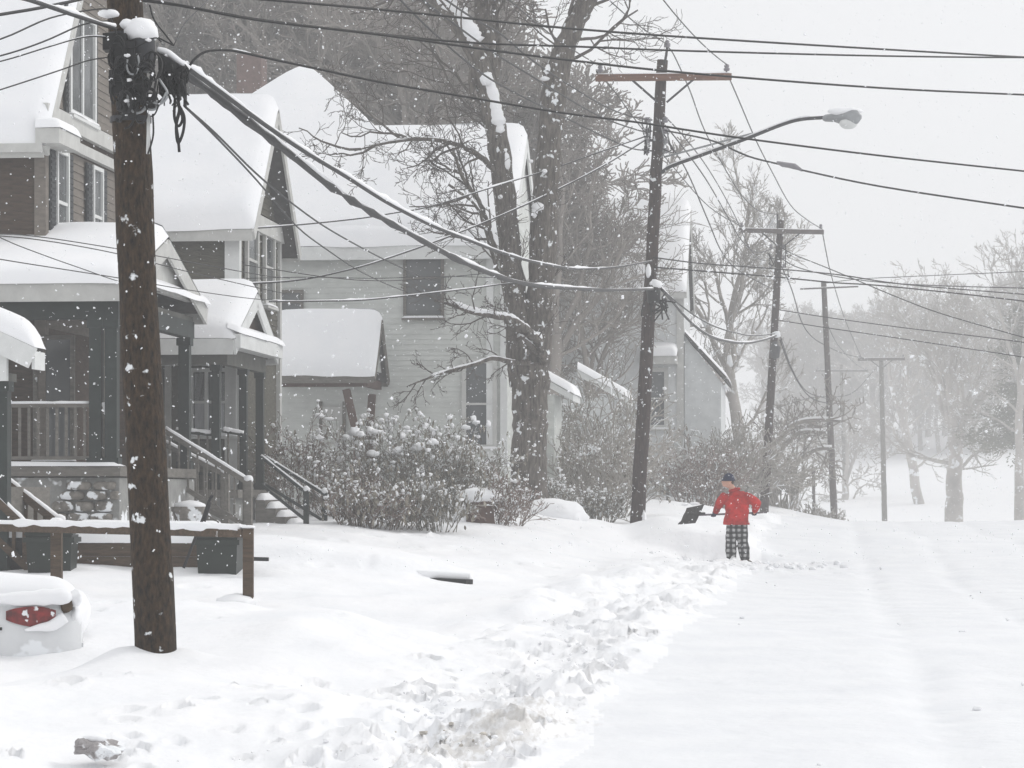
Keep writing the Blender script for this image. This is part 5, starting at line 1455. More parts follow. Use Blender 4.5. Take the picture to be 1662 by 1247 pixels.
# wooded rise behind the houses: reads as one grey-brown mass
def wood():
    rg = np.random.default_rng(77)
    protos = []
    for k in range(5):
        m = MB()
        h = 1.0
        tp = np.array([[0, 0, -.03], [rg.normal(0, .01), rg.normal(0, .01), .2], [rg.normal(0, .02), rg.normal(0, .02), .42]])
        m.tube(tp, [.016, .013, .010], 6)
        for j in range(5):
            a = j * 2.4 + rg.uniform(0, 1); tl = rg.uniform(.15, .6)
            grow(m, tp[-1], [math.sin(tl) * math.cos(a), math.sin(tl) * math.sin(a), math.cos(tl)], .34, .008, 4, rg, 5, .6, .15, .05, .6, .0014)
        for j in range(7):
            a = rg.uniform(0, 6.28)
            grow(m, [0, 0, rg.uniform(.1, .42)], [math.cos(a), math.sin(a), .5], .2, .005, 3, rg, 4, .7, .16, .05, .6, .0014)
        protos.append((np.vstack(m.v), np.vstack(m.q)))
    out = MB()
    def stand(n, px0, px1, Ya, Yb, height, rise, name, label, mt):
        # an uncountable mass: points scattered over the ground, each carrying one of five bare trees (geometry nodes)
        src = bpy.data.collections.new(name + "_trees")
        for v, q in protos:
            mb = MB(); mb.add(v, q)
            me = mb.mesh("bare_tree"); me.materials.append(mt)
            src.objects.link(bpy.data.objects.new("bare_tree", me))
        pts, sc, ro, ix = [], [], [], []
        for i in range(n):
            px = rg.uniform(px0, px1); Y = rg.uniform(Ya, Yb); H = height(px)
            x = (px - CX) * Y / F
            pts.append((x, Y, gz(x, Y) + rise(px, Y))); sc.append(H); ro.append((0, 0, rg.uniform(0, 6.28))); ix.append(i % 5)
        me = bpy.data.meshes.new(name); me.from_pydata(pts, [], [])
        me.attributes.new("tree_size", 'FLOAT', 'POINT').data.foreach_set("value", sc)
        me.attributes.new("tree_turn", 'FLOAT_VECTOR', 'POINT').data.foreach_set("vector", np.array(ro).ravel())
        me.attributes.new("tree_kind", 'INT', 'POINT').data.foreach_set("value", ix)
        o = bpy.data.objects.new(name, me); COL.objects.link(o)
        ng = bpy.data.node_groups.new(name, 'GeometryNodeTree')
        ng.interface.new_socket("Geometry", in_out='INPUT', socket_type='NodeSocketGeometry')
        ng.interface.new_socket("Geometry", in_out='OUTPUT', socket_type='NodeSocketGeometry')
        N, L = ng.nodes, ng.links
        gi, go = N.new('NodeGroupInput'), N.new('NodeGroupOutput')
        ci = N.new('GeometryNodeCollectionInfo'); ci.inputs['Collection'].default_value = src
        ci.inputs['Separate Children'].default_value = True; ci.inputs['Reset Children'].default_value = True
        ip = N.new('GeometryNodeInstanceOnPoints'); ip.inputs['Pick Instance'].default_value = True
        def attr(nm, ty):
            a = N.new('GeometryNodeInputNamedAttribute'); a.data_type = ty; a.inputs['Name'].default_value = nm
            return next(x for x in a.outputs if x.enabled)
        L.new(gi.outputs[0], ip.inputs['Points']); L.new(ci.outputs[0], ip.inputs['Instance'])
        L.new(attr("tree_kind", 'INT'), ip.inputs['Instance Index']); L.new(attr("tree_turn", 'FLOAT_VECTOR'), ip.inputs['Rotation']); L.new(attr("tree_size", 'FLOAT'), ip.inputs['Scale'])
        L.new(ip.outputs[0], go.inputs[0])
        md = o.modifiers.new("trees", 'NODES'); md.node_group = ng
        tag(o, label, kind="stuff")
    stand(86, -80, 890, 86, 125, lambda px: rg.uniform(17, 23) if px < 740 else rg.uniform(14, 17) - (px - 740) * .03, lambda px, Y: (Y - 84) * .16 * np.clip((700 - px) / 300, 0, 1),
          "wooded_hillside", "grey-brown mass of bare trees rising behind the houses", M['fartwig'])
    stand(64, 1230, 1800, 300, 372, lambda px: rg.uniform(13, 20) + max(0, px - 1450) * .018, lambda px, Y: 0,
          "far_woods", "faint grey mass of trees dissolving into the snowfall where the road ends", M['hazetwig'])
wood()
# the rise itself
xs = np.linspace(-60, 6, 60); ys = np.linspace(84, 170, 40)
Xg, Yg = np.meshgrid(xs, ys)
Zg = gz(Xg, Yg) - .3 + smooth(0, 60, Yg - 84) * 16 * smooth(4, -10, Xg - (Yg - 84) * -.02) + .8 * fbm(Xg * .2, Yg * .2, 3)
hb = MB(); hb.grid(np.stack([Xg, Yg, Zg], -1))
o = hb.build("hill", mat("brushy_hillside", (.17, .145, .125), .95, .5, .5, bump=1.0, bscale=2, spots=(.66, .7)), smooth=True); o['kind'] = 'structure'

# ------------------------------------------------------------------ shrubs
def shrub(name, label, px, Y, w, h, seed, n=60, mt=None, leaves=0, snow=30, lean=.5, group=None, py=None, rm=.006, snow_r=.05, upright=.9, cat="shrub", leafm=None):
    b = G(px, Y, -.05) if py is None else P(px, py, Y)
    rg = np.random.default_rng(seed)
    t = thing(name, label, cat, b, 0, group)
    m = MB(); tips = []
    for i in range(int(n * .8)):
        a = rg.uniform(0, 6.28); q = rg.random() ** .6
        base = np.array([math.cos(a) * q * w * .3, math.sin(a) * q * w * .22, 0])
        d = norm([math.cos(a) * q * lean, math.sin(a) * q * lean, upright])
        grow(m, base, d, h * .8 * rg.uniform(.55, 1.0), rm * 1.8, 2, rg, 4, .6, .16, .02, .5, rm, .6, None, tips)
    m.build("stems", mt or M['brush'], t)
    tips = np.array(tips)
    if leaves:
        lf = MB()
        leaves = int(leaves * .42)
        idx = rg.integers(0, len(tips), leaves)
        c = tips[idx] + rg.normal(0, .07, (leaves, 3))
        # drooping, curled winter leaves hanging under the twig ends
        ln = rg.uniform(.07, .16, leaves); wd = rg.uniform(.012, .03, leaves); a = rg.uniform(0, 6.28, leaves); sw = rg.uniform(.1, .6, leaves)
        dx = np.stack([np.cos(a), np.sin(a), np.zeros(leaves)], -1); dn = dx * (sw * ln)[:, None]; dn[:, 2] = -ln
        sd = np.stack([-np.sin(a), np.cos(a), np.zeros(leaves)], -1) * wd[:, None]
        v = np.stack([c - sd * .4, c + sd * .4, c + dn * .5 + sd + dx * .02, c + dn * .5 - sd + dx * .02, c + dn], 1).reshape(-1, 3)
        k = np.arange(leaves) * 5
        lf.add(v, np.stack([k, k + 1, k + 2, k + 3], -1), np.stack([k + 3, k + 2, k + 4], -1))
        lf.build("foliage", leafm or M['leaf'], t)
    if snow:
        s = MB()
        z = tips[:, 2]; pr = np.clip((z - np.percentile(z, 25)) / h, .02, None) ** 1.3; pr /= pr.sum()
        for i in rg.choice(len(tips), min(int(snow * 3.0), len(tips)), p=pr, replace=False):
            r = snow_r * (.18 + .5 * rg.random() ** 2)
            s.blob(tips[i] + [0, 0, r * .1], (r * rg.uniform(.6, 1.9), r * rg.uniform(.6, 1.6), r * rg.uniform(.5, 1.5)), rg, .22, 2 if r > .05 else 1)
        o = s.build("snow", M['snow'], t, smooth=True); o['kind'] = 'stuff'
    return t
SG = "shrubs along the pale house"
shrub("shrub", "snow flecked shrub right beside the thin green stair rails", 482, 50.3, 1.4, 2.0, 1, 46, leaves=500, snow=70, group=SG, mt=M['redbrush'])
shrub("shrub", "tallest snow capped shrub in front of the canopy's brown brace", 660, 50, 1.8, 2.3, 2, 64, leaves=1500, snow=95, group=SG, snow_r=.10)
shrub("shrub", "reddish shrub between the stair-rail shrub and the tallest shrub", 565, 48.5, 1.6, 1.2, 3, 58, leaves=1100, snow=50, group=SG, mt=M['redbrush'])
shrub("shrub", "drooping leafed shrub with white streaks right of the tallest shrub", 735, 50.5, 1.8, 1.95, 4, 60, leaves=1500, snow=95, group=SG)
shrub("shrub", "low brown shrub at the foot of the snowy hedge bed", 620, 46.6, 1.7, .95, 5, 60, leaves=1000, snow=40, group=SG, mt=M['redbrush'])
shrub("shrub", "low drooping shrub in front of the white streaked shrub", 705, 47.0, 1.5, 1.1, 6, 55, leaves=1100, snow=55, group=SG)
shrub("shrub", "low twiggy shrub just right of the thin green newel posts", 585, 46.2, 1.3, .85, 7, 50, leaves=700, snow=35, group=SG, mt=M['redbrush'])
shrub("shrub", "snowy shrub squeezed against the left trunk of the forked tree", 782, 53.5, 1.0, 1.5, 8, 36, leaves=700, snow=70, group=SG)
shrub("vase_shrub", "bare vase-shaped shrub with splayed stems before the forked tree", 808, 49.2, .7, 1.25, 9, 30, snow=26, lean=1.0, upright=.8, mt=M['redbrush'], rm=.007)
shrub("vase_shrub", "small splayed bare shrub right at the forked tree's foot", 838, 50.5, .6, 1.0, 10, 22, snow=26, lean=.9, mt=M['redbrush'])
BG = "brush behind the brown pole"
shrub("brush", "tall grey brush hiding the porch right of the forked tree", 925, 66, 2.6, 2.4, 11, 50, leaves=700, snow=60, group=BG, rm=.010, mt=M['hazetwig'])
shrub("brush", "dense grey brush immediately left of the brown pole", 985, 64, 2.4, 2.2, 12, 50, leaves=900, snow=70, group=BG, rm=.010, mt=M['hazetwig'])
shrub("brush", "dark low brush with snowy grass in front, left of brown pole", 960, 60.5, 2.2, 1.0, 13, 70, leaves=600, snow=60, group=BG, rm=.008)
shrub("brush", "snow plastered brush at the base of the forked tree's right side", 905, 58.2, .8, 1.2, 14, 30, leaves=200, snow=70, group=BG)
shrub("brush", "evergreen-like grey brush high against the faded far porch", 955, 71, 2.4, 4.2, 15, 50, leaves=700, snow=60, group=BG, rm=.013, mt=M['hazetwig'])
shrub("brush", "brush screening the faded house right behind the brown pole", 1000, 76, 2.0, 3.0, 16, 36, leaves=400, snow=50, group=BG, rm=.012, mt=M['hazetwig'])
RG = "brush on the bank behind the person"
shrub("brush", "reddish bare brush directly behind the snow shovel", 1138, 86, 2.3, 2.6, 17, 64, snow=30, group=RG, mt=M['redbrush'], rm=.013)
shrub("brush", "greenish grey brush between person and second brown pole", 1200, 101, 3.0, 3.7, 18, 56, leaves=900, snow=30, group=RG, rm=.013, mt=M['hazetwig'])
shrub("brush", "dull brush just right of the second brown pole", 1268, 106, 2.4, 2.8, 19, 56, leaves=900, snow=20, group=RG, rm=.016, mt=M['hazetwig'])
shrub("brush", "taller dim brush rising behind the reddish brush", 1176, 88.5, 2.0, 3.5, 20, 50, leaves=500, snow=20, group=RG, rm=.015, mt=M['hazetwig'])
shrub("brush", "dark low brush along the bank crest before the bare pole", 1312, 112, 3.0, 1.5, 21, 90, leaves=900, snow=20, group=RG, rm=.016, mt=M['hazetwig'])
# dark hollow with a snow cap by the vase shrub
hb_ = G(778, 49.0, -.1)
hl_ = thing("tree_stump", "dark reddish stump wearing a thick tilted snow cap", "stump", hb_)
m = MB(); m.lathe((0, 0, 0), [(.30, -.1), (.29, .1), (.27, .35), (.25, .52), (.22, .56)], 14); 
m.build("wood", M['redwood'], hl_, smooth=True)
m = MB(); m.blob((-.02, 0, .62), (.40, .32, .16), rng, .05, 3); m.blob((-.34, -.05, .22), (.14, .2, .38), rng, .07, 2); m.build("snow_cap", M['snow'], hl_, smooth=True)
# mound at the tree's foot
m = MB(); m.blob(G(893, 55.5, -.05), (.75, .6, .38), rng, .05, 3); o = m.build("snow_mound", M['snow'], smooth=True); tag(o, "rounded snow mound at the foot of the forked tree", "snow mound")
# ------------------------------------------------------------------ fence, bins, retaining wall, things in the yard
Yf = 28.0
fo = G(405, Yf, 0)
fe = thing("rail_fence", "low wooden rail fence with snow along its rail, in front of the bins", "fence", fo)
def QF(px, py, Y=Yf): return P(px, py, Y) - fo
for k, (px, top, Y, w) in enumerate(((403, 858, 28.0, .105), (92, 848, 30.6, .12), (-110, 842, 32.4, .12))):
    c = QF(px, top, Y); gb = gz(c[0] + fo[0], Y) - fo[2] - .35
    po = MB().box((c[0] - w / 2, c[1] - w / 2, gb), (c[0] + w / 2, c[1] + w / 2, c[2])).build("post", M['timber'], fe)
    m = MB(); m.blob((c[0] - .12, c[1] - .02, gb + .37), (.22, .2, .10), rng, .06, 3); m.build("snow_drift", M['snow'], fe, smooth=True)
    m = MB(); m.blob(c + [0, 0, .015], (w * .75, w * .75, .04 if k else .02), rng, .08, 2); m.build("snow", M['snow'], po, smooth=True)
ra, rb = QF(396, 866, 27.98), QF(-120, 854, 32.4)
ral = MB().bar(ra, rb, .07, .085).build("rail", M['timber'], fe)
pts = np.array([ra + (rb - ra) * t for t in np.linspace(0.01, 1, 40)]); pts[:, 2] += .055
m = MB(); m.tube(pts, .045 + np.random.default_rng(2).normal(0, .006, 40), 8, squash=1); m.build("snow", M['snow'], ral, smooth=True)
rb2 = MB().bar(QF(396, 862, 28.3), QF(310, 858, 29.2), .1, .03).build("rail", M['timber'], fe)
m = MB(); pts = np.array([QF(398, 858, 28.3) * (1 - t) + QF(318, 853, 29.2) * t for t in np.linspace(0, 1, 14)]); m.tube(pts, .04, 8); m.build("snow", M['snow'], rb2, smooth=True)

def wheelie_bin(label, px0, px1, ptop, Y, mt, lid=True, spill=.1):
    cxp = (px0 + px1) / 2
    w = (px1 - px0) * Y / F
    zt = P(0, ptop, Y)[2]
    b = np.array([(cxp - CX) * Y / F, Y, zt - 1.0])
    t = thing("trash_bin", label, "trash bin", b, rng.uniform(-.1, .1), "bins behind the rail fence")
    h = 1.0; bw = w * .82
    m = MB(); m.hexa([(-bw / 2, -.24, 0), (bw / 2, -.24, 0), (bw / 2, .24, 0), (-bw / 2, .24, 0), (-w / 2, -.32, h), (w / 2, -.32, h), (w / 2, .32, h), (-w / 2, .32, h)]); m.build("body", mt, t)
    MB().box((-w / 2 - .03, -.35, h - .09), (w / 2 + .03, .35, h - .03)).build("rim", mt, t)
    for s in (-1, 1):
        m = MB(); m.lathe((s * (bw / 2 + .02), .22, .1), [(.0, -.03), (.1, -.03), (.1, .03), (0, .03)], 12, (1, 0, 0)); m.build("wheel", M['tyre'], t)
    li = MB().hexa([(-w / 2 - .02, -.36, h), (w / 2 + .02, -.36, h), (w / 2 + .02, .36, h + .03), (-w / 2 - .02, .36, h + .03), (-w / 2, -.34, h + .05), (w / 2, -.34, h + .05), (w / 2, .34, h + .09), (-w / 2, .34, h + .09)]).build("lid", mt, t)
    m = MB(); m.grid(snow_slab((-w / 2 - .03, -.38, h + .04), (w / 2 + .03, -.38, h + .04), (w / 2 + .03, .36, h + .07), (-w / 2 - .03, .36, h + .07), spill, 18, 14, (1, 1, 1, 1), .16)); m.build("snow", M['snow'], li, smooth=True)
wheelie_bin("dark bin at the picture's left edge with a deep snow cap", -12, 46, 878, 33.6, M['binb'], spill=.22)
wheelie_bin("dark green bin behind the rail fence's middle post", 48, 122, 868, 33.0, M['bin'], spill=.06)
wheelie_bin("dark green bin between the leaning stick and the end fence post", 325, 392, 872, 33.4, M['bin'], spill=.05)
wa, wb = P(118, 880, 34.0), P(345, 882, 33.8)
rw = thing("retaining_wall", "low brown timber retaining wall half buried in snow behind the near pole", "wall", np.array([wa[0], wa[1], .2]))
for k in range(3):
    m = MB(); z = wa[2] - .2 - .17 * (k + 1) + .16
    m.bar((0, .0, z - .085), (wb[0] - wa[0] + .03 * k, wb[1] - wa[1], z - .085), .18 + .012 * (k % 2), .165); m.build("timber", M['timber'], rw)
L = wb[0] - wa[0]
m = MB(); m.grid(snow_slab((-.1, -.10, wa[2] - .21), (L, -.3, wa[2] - .21), (L, .9, wa[2] - .1), (-.1, .9, wa[2] - .1), .16, 30, 12, (1, 1, 0, 1), .12)); m.build("snow", M['snow'], rw, smooth=True)
# leaning black stick
so = P(298, 918, 30)
sk = thing("leaning_stick", "thin black long-handled scraper leaning by the bins", "scraper", so)
pts = [P(298, 922, 30), P(318, 870, 30.1), P(333, 832, 30.2), P(342, 808, 30.2), P(346, 806, 30.2)]
MB().tube(catmull([p - so for p in pts], 4), .017, 7).build("shaft", M['rubber'], sk, smooth=True)
MB().tube([P(330, 846, 30.1) - so, P(336, 828, 30.1) - so, P(340, 815, 30.1) - so], .028, 8).build("grip", M['rubber'], sk, smooth=True)
# planter by the steps
m = MB(); pb = P(308, 853, 40.5)
pl_ = thing("flower_pot", "small round grey flower pot standing in snow beneath the stairs", "flower pot", pb)
MB().lathe((0, 0, -.1), [(.12, 0), (.2, .1), (.26, .3), (.28, .32), (.28, .38), (.25, .38)], 16).build("bowl", M['stone'], pl_, smooth=True)
m = MB(); m.blob((0, 0, .28), (.25, .25, .1), rng, .05, 2); m.build("snow", M['snow'], pl_, smooth=True)
# black plank poking out of the drift
k0, k1 = P(672, 936, 34.9), P(762, 945, 34.4)
o = thing("buried_plank", "black plank edge poking out of the smooth snow drift", "plank", k0)
m = MB(); m.bar((0, 0, 0), P(703, 943, 34.7) - k0, .1, .05); m.bar(P(703, 942, 34.7) - k0, k1 - k0, .16, .065); m.build("board", M['rubber'], o)
m = MB(); pts = np.array([(P(668, 932, 34.95) - k0) * (1 - t) + (P(764, 938, 34.5) - k0) * t for t in np.linspace(0, 1, 20)]); m.tube(pts, .05, 8, squash=1.2); m.build("snow", M['snow'], o, smooth=True)
o = thing("kerb_stub", "short dark board end beside the end fence post", "board", P(414, 907, 33))
m = MB(); m.bar((-.1, 0, 0), P(436, 908, 33) - P(414, 907, 33), .12, .045); m.build("board", M['rubber'], o)
# broken ice chunk in the front
cb_ = G(160, 14.5, 0)
ck = thing("ice_chunk", "grey broken lump of ice lying on smooth snow near the picture's bottom", "ice chunk", cb_)
m = MB(); rg = np.random.default_rng(15)
clod(m, (.02, 0, .03), .085, rg, 3, .75); clod(m, (-.055, -.02, .04), .055, rg, 3, .9)
m.build("lump", M['stone'] if False else mat("dirty_ice", (.36, .34, .34), .7, .3, 9, spots=(.52, 9), bump=.5), ck)
m = MB(); m.blob((-.02, 0, .085), (.07, .06, .022), rg, .1, 2); m.build("snow", M['snow'], ck, smooth=True)

# ------------------------------------------------------------------ parked car, buried to its tail lamp
def car():
    # local x: forward (to the left of the picture), y: its left side, facing the camera, z up; rear bumper at x = 0
    fwd = norm([-.99, -.12, 0])
    base = P(131, 1060, 23.0); base[2] = -.42
    rz = math.atan2(fwd[1], fwd[0])
    t = thing("parked_car", "silver car buried in snow with one red tail lamp showing", "car", base, rz)
    W = .86
    secs = [(-.03, .34, .80, .66), (.03, .27, .92, .74), (.14, .23, .98, .80), (.4, .2, 1.0, .85), (.9, .18, 1.02, W), (1.4, .18, 1.03, W + .02), (2.6, .18, 1.02, W + .02), (3.6, .18, 1.0, W), (4.3, .22, .92, .82), (4.52, .32, .74, .72)]
    m = MB(); n = 24; g = []
    for x, z0, z1, w in secs:
        th = np.linspace(0, 2 * math.pi, n, endpoint=False)
        cy = np.sign(np.cos(th)) * np.abs(np.cos(th)) ** .34 * w
        cz = (z0 + z1) / 2 + np.sign(np.sin(th)) * np.abs(np.sin(th)) ** .42 * (z1 - z0) / 2
        g.append(np.stack([np.full(n, x), cy, cz], -1))
    g = np.array(g); gg = np.concatenate([g, g[:, :1]], 1)
    m.grid(gg)
    for e, fl in ((0, 1), (-1, 0)):
        c = g[e].mean(0); vv = np.vstack([g[e], c]); ii = np.arange(n); jj = (ii + 1) % n
        m.add(vv, None, np.stack([jj, ii, np.full(n, n)], -1) if fl else np.stack([ii, jj, np.full(n, n)], -1))
    m.build("body", M['car'], t, smooth=True)
    m = MB(); g = []
    for x, z, w in ((1.15, 1.0, .74), (1.5, 1.26, .66), (1.9, 1.4, .62), (2.6, 1.41, .62), (3.1, 1.28, .64), (3.6, .98, .74)):
        g.append([(x, -w, .96), (x, -w * .92, z), (x, w * .92, z), (x, w, .96)])
    m.grid(g); m.build("cabin", M['glass'], t, smooth=True)
    m = MB(); m.box((1.6, -.56, 1.405), (2.85, .56, 1.435)); m.build("roof", M['car'], t)
    for s in (1, -1):
        # a lamp wrapping the rear corner: flat lens following the side
        m = MB(); gx = []
        for u in np.linspace(0, 1, 12):
            x = .17 + .40 * u; hh = .095 * math.sin(math.pi * (.12 + .8 * u)) ** .5 * (1 - .25 * u)
            y0 = s * (np.interp(x, [.03, .14, .4, .9], [.74, .80, .85, .86]) + .006)
            row = []
            for v in np.linspace(-1, 1, 7):
                row.append((x, y0 + s * .022 * (1 - v * v) * math.sin(math.pi * min(1, u * 1.2 + .1)) , .80 + .02 * u + hh * v))
            gx.append(row)
        m.grid(np.array(gx) if s < 0 else np.array(gx)[:, ::-1]); m.build("tail_lamp", M['taillight'], t, smooth=True)
        for x in (.95, 3.65):
            m = MB(); m.lathe((x, s * .80, .30), [(.17, -.1), (.3, -.1), (.32, -.06), (.32, .06), (.3, .1), (.17, .1)], 24, (0, 1, 0)); w = m.build("tyre", M['tyre'], t, smooth=True)
            m = MB(); m.lathe((x, s * .80, .30), [(.0, -.08), (.17, -.08), (.17, .08), (0, .08)], 16, (0, 1, 0)); m.build("rim", M['metal'], w)
    m = MB(); m.blob((.085, .775, .895), (.05, .035, .065), rng, .08, 2); m.build("corner_reflector", M['timber'], t, smooth=True)
    MB().box((-.045, -.62, .36), (.05, .62, .58)).build("bumper", M['car'], t)
    MB().box((.60, .868, .70), (.9, .874, .725)).build("door_seam", M['rubber'], t)
    m = MB(); m.grid(snow_slab((.03, .74, .90), (.03, -.60, .90), (1.5, -.84, .99), (1.5, .84, .99), .20, 26, 26, (1, 1, 0, 1), .26, 3)[:, ::-1]); m.blob((.03, .1, .80), (.11, .62, .20), rng, .05, 3); m.build("snow", M['snow'], t, smooth=True)
    m = MB(); m.grid(snow_slab((1.2, .66, 1.12), (1.2, -.66, 1.12), (3.2, -.66, 1.42), (3.2, .66, 1.42), .16, 26, 26, (1, 1, 1, 1), .2, 4)[:, ::-1]); m.build("snow", M['snow'], t, smooth=True)
    m = MB(); pts = [(.10, .80, .80), (.20, .83, .735), (.30, .855, .72), (.42, .865, .70)]; m.tube(catmull(pts, 5), np.interp(np.linspace(0, 1, 16), [0, .3, .7, 1], [.05, .05, .03, .01]), 9); m.build("snow", M['snow'], t, smooth=True)
    m = MB(); pts = [(.0, .72, .95), (.15, .82, .97), (.5, .86, .955), (1.0, .87, .97), (1.5, .87, .98)]; m.tube(catmull(pts, 5), .055 + np.random.default_rng(6).normal(0, .012, 21), 9); m.build("snow", M['snow'], t, smooth=True)
car()

# ------------------------------------------------------------------ the person with the snow shovel
fp = P(1197, 917, 51); fp[2] = gz(fp[0], 51) - .06
sc_ = 51 / F
zoff = P(0, 917, 51)[2] - fp[2]
per = thing("person", "person in red jacket, navy knit hat and black-white plaid trousers shovelling snow", "person", fp)
def QP(px, py, y=0): return np.array([(px - 1197) * sc_, y, (917 - py) * sc_ + zoff])
def fuse(name, mb, mt, vox=.014, sm=4, parent=per):
    me = mb.mesh(name)
    o = bpy.data.objects.new(name, me); COL.objects.link(o)
    md = o.modifiers.new("r", 'REMESH'); md.mode = 'VOXEL'; md.voxel_size = vox; md.use_smooth_shade = True
    s = o.modifiers.new("s", 'SMOOTH'); s.iterations = sm; s.factor = .5
    dg = bpy.context.evaluated_depsgraph_get()
    me2 = bpy.data.meshes.new_from_object(o.evaluated_get(dg))
    bpy.data.objects.remove(o)
    me2.materials.clear()
    return link(name, me2, mt, parent)
def cone(m, a, b, r0, r1, n=12, mid=None):
    a, b = np.asarray(a), np.asarray(b)
    ts = np.linspace(0, 1, 7)
    pts = a + (b - a) * ts[:, None]
    rr = r0 + (r1 - r0) * ts
    if mid: rr = rr + mid * np.sin(ts * math.pi)
    m.tube(pts, rr, n)
    m.blob(a, r0, rng, 0, 2); m.blob(b, r1, rng, 0, 2)
neck = QP(1193, 800); headc = QP(1182, 782, -.0)
shR, shL = QP(1174, 806, .06), QP(1212, 806, -.02)       # shoulders (image left / right)
elR, haR = QP(1167, 822, .12), QP(1160, 835, .18)
elL, haL = QP(1229, 817, .02), QP(1225, 833, .10)
hips = QP(1194, 848, .02)
# one continuous body: head, neck, trunk, arms with hands, legs and feet
bm_ = MB()
bm_.blob(headc, (.088, .105, .118), rng, 0, 3)
bm_.blob(headc + [-.055, -.01, -.045], (.06, .065, .06), rng, 0, 2)           # jaw
bm_.blob(headc + [-.105, -.012, -.012], (.028, .02, .026), rng, 0, 2)         # nose
bm_.blob(headc + [.01, -.1, -.01], (.022, .014, .032), rng, 0, 2)             # near ear
bm_.blob(headc + [.01, .1, -.01], (.022, .014, .032), rng, 0, 2)
bm_.blob(headc + [-.088, -.035, .022], (.014, .018, .012), rng, 0, 2); bm_.blob(headc + [-.092, .012, .022], (.014, .018, .012), rng, 0, 2)
bm_.blob(headc + [-.098, -.012, -.062], (.018, .032, .012), rng, 0, 2)        # lips
cone(bm_, headc + [.03, 0, -.06], neck + [.02, 0, -.03], .058, .066)
cone(bm_, neck + [.01, .03, -.12], hips, .09, .10)
for a, b, c in ((shR, elR, haR), (shL, elL, haL)):
    cone(bm_, a, b, .056, .045); cone(bm_, b, c, .042, .03)
kn = (QP(1186, 878, -.03), QP(1206, 880, .02)); ank = (QP(1187, 909, .02), QP(1209, 909, .0)); hp = (QP(1190, 852, .03), QP(1203, 852, .04))
for h_, k_, a_ in zip(hp, kn, ank):
    cone(bm_, h_, k_, .085, .058); cone(bm_, k_, a_, .055, .04)
    bm_.blob(a_ + [-.06, -.01, -.04], (.12, .045, .04), rng, 0, 2)
body = fuse("body", bm_, M['skin'], .012, 2)
# jacket
jm = MB()
prof = [(1199, 797, .09, .085), (1196, 802, .18, .115), (1195, 810, .225, .14), (1197, 824, .225, .155), (1196, 836, .225, .16), (1195, 846, .245, .185), (1195, 852, .25, .19)]
rings = []
for px, py, rx, ry in prof:
    c = QP(px, py, .03); th = np.linspace(0, 2 * math.pi, 24, endpoint=False)
    rings.append(np.stack([c[0] + rx * np.cos(th), c[1] + ry * np.sin(th), np.full(24, c[2])], -1))
rings = np.array(rings); m_, n_ = rings.shape[:2]
i = np.arange(m_ - 1)[:, None] * n_; j = np.arange(n_)[None]; k = (j + 1) % n_
tri = [(x, (x + 1) % n_, m_ * n_) for x in range(n_)] + [((m_ - 1) * n_ + (x + 1) % n_, (m_ - 1) * n_ + x, m_ * n_ + 1) for x in range(n_)]
jm.add(np.vstack([rings.reshape(-1, 3), rings[0].mean(0), rings[-1].mean(0)]), np.stack([i + j, i + n_ + j, i + n_ + k, i + k], -1).reshape(-1, 4), tri)
cone(jm, shR, elR, .082, .076, mid=.008); cone(jm, elR, haR + (elR - haR) * .28, .074, .056, mid=.008)
cone(jm, shL, elL, .086, .080, mid=.010); cone(jm, elL, haL + (elL - haL) * .3, .078, .06, mid=.008)
cone(jm, neck + [.015, 0, -.05], neck + [-.01, 0, .03], .09, .082)
v = jm.v; 
jk = fuse("jacket", jm, M['jacket'], .016, 5)
me = jk.data; co = np.empty(len(me.vertices) * 3); me.vertices.foreach_get("co", co); co = co.reshape(-1, 3)
wr = .024 * fbm(co[:, 0] * 9 + co[:, 2] * 5, co[:, 2] * 14 - co[:, 0] * 6, 3)
co[:, 0] += wr; co[:, 1] += wr * 1.3
me.vertices.foreach_set("co", co.ravel()); me.update()
# trousers
tm = MB()
cone(tm, hp[0] + [.0, 0, .03], hp[1] + [0, 0, .03], .12, .12)
for s, (h_, k_, a_) in enumerate(zip(hp, kn, ank)):
    cone(tm, h_, k_, .125, .10, mid=.006); cone(tm, k_, a_ + [0, 0, .055], .10, .098, mid=.01)
tro = fuse("trousers", tm, M['plaid'], .015, 4)
me = tro.data; co = np.empty(len(me.vertices) * 3); me.vertices.foreach_get("co", co); co = co.reshape(-1, 3)
wr = .016 * fbm(co[:, 0] * 7, co[:, 2] * 11, 3); co[:, 0] += wr; co[:, 1] += wr
me.vertices.foreach_set("co", co.ravel()); me.update()
# boots
for a_, tw_ in zip(ank, (-.5, .35)):
    bo = MB(); cone(bo, a_ + [0, 0, .06], a_ + [0, 0, -.03], .078, .072)
    f = np.array([-.13 if tw_ < 0 else .07, -.08, -.055]); bo.blob(a_ + f * .6 + [0, 0, -.02], (.10, .085, .055), rng, 0, 2); cone(bo, a_ + [0, 0, -.04], a_ + f, .065, .055)
    fuse("boot", bo, M['boot'], .013, 2)
# knit hat, face scarf edge, hair
hm_ = MB()
v, t = ICO[3]; hv = v.copy(); hv = hv[:, :] * [.108, .125, .115] + headc + [.008, 0, .05]
hv[:, 2] = np.maximum(hv[:, 2], headc[2] + .015)
hm_.add(hv, None, t)
fuse("knit_hat", hm_, M['hat'], .01, 1)
m = MB(); th = np.linspace(0, 2 * math.pi, 25); m.tube(np.stack([headc[0] + .008 + .108 * np.cos(th), headc[1] + .122 * np.sin(th), np.full(25, headc[2] + .032)], -1), .02, 8); m.build("hat_brim", M['hat'], per, smooth=True)
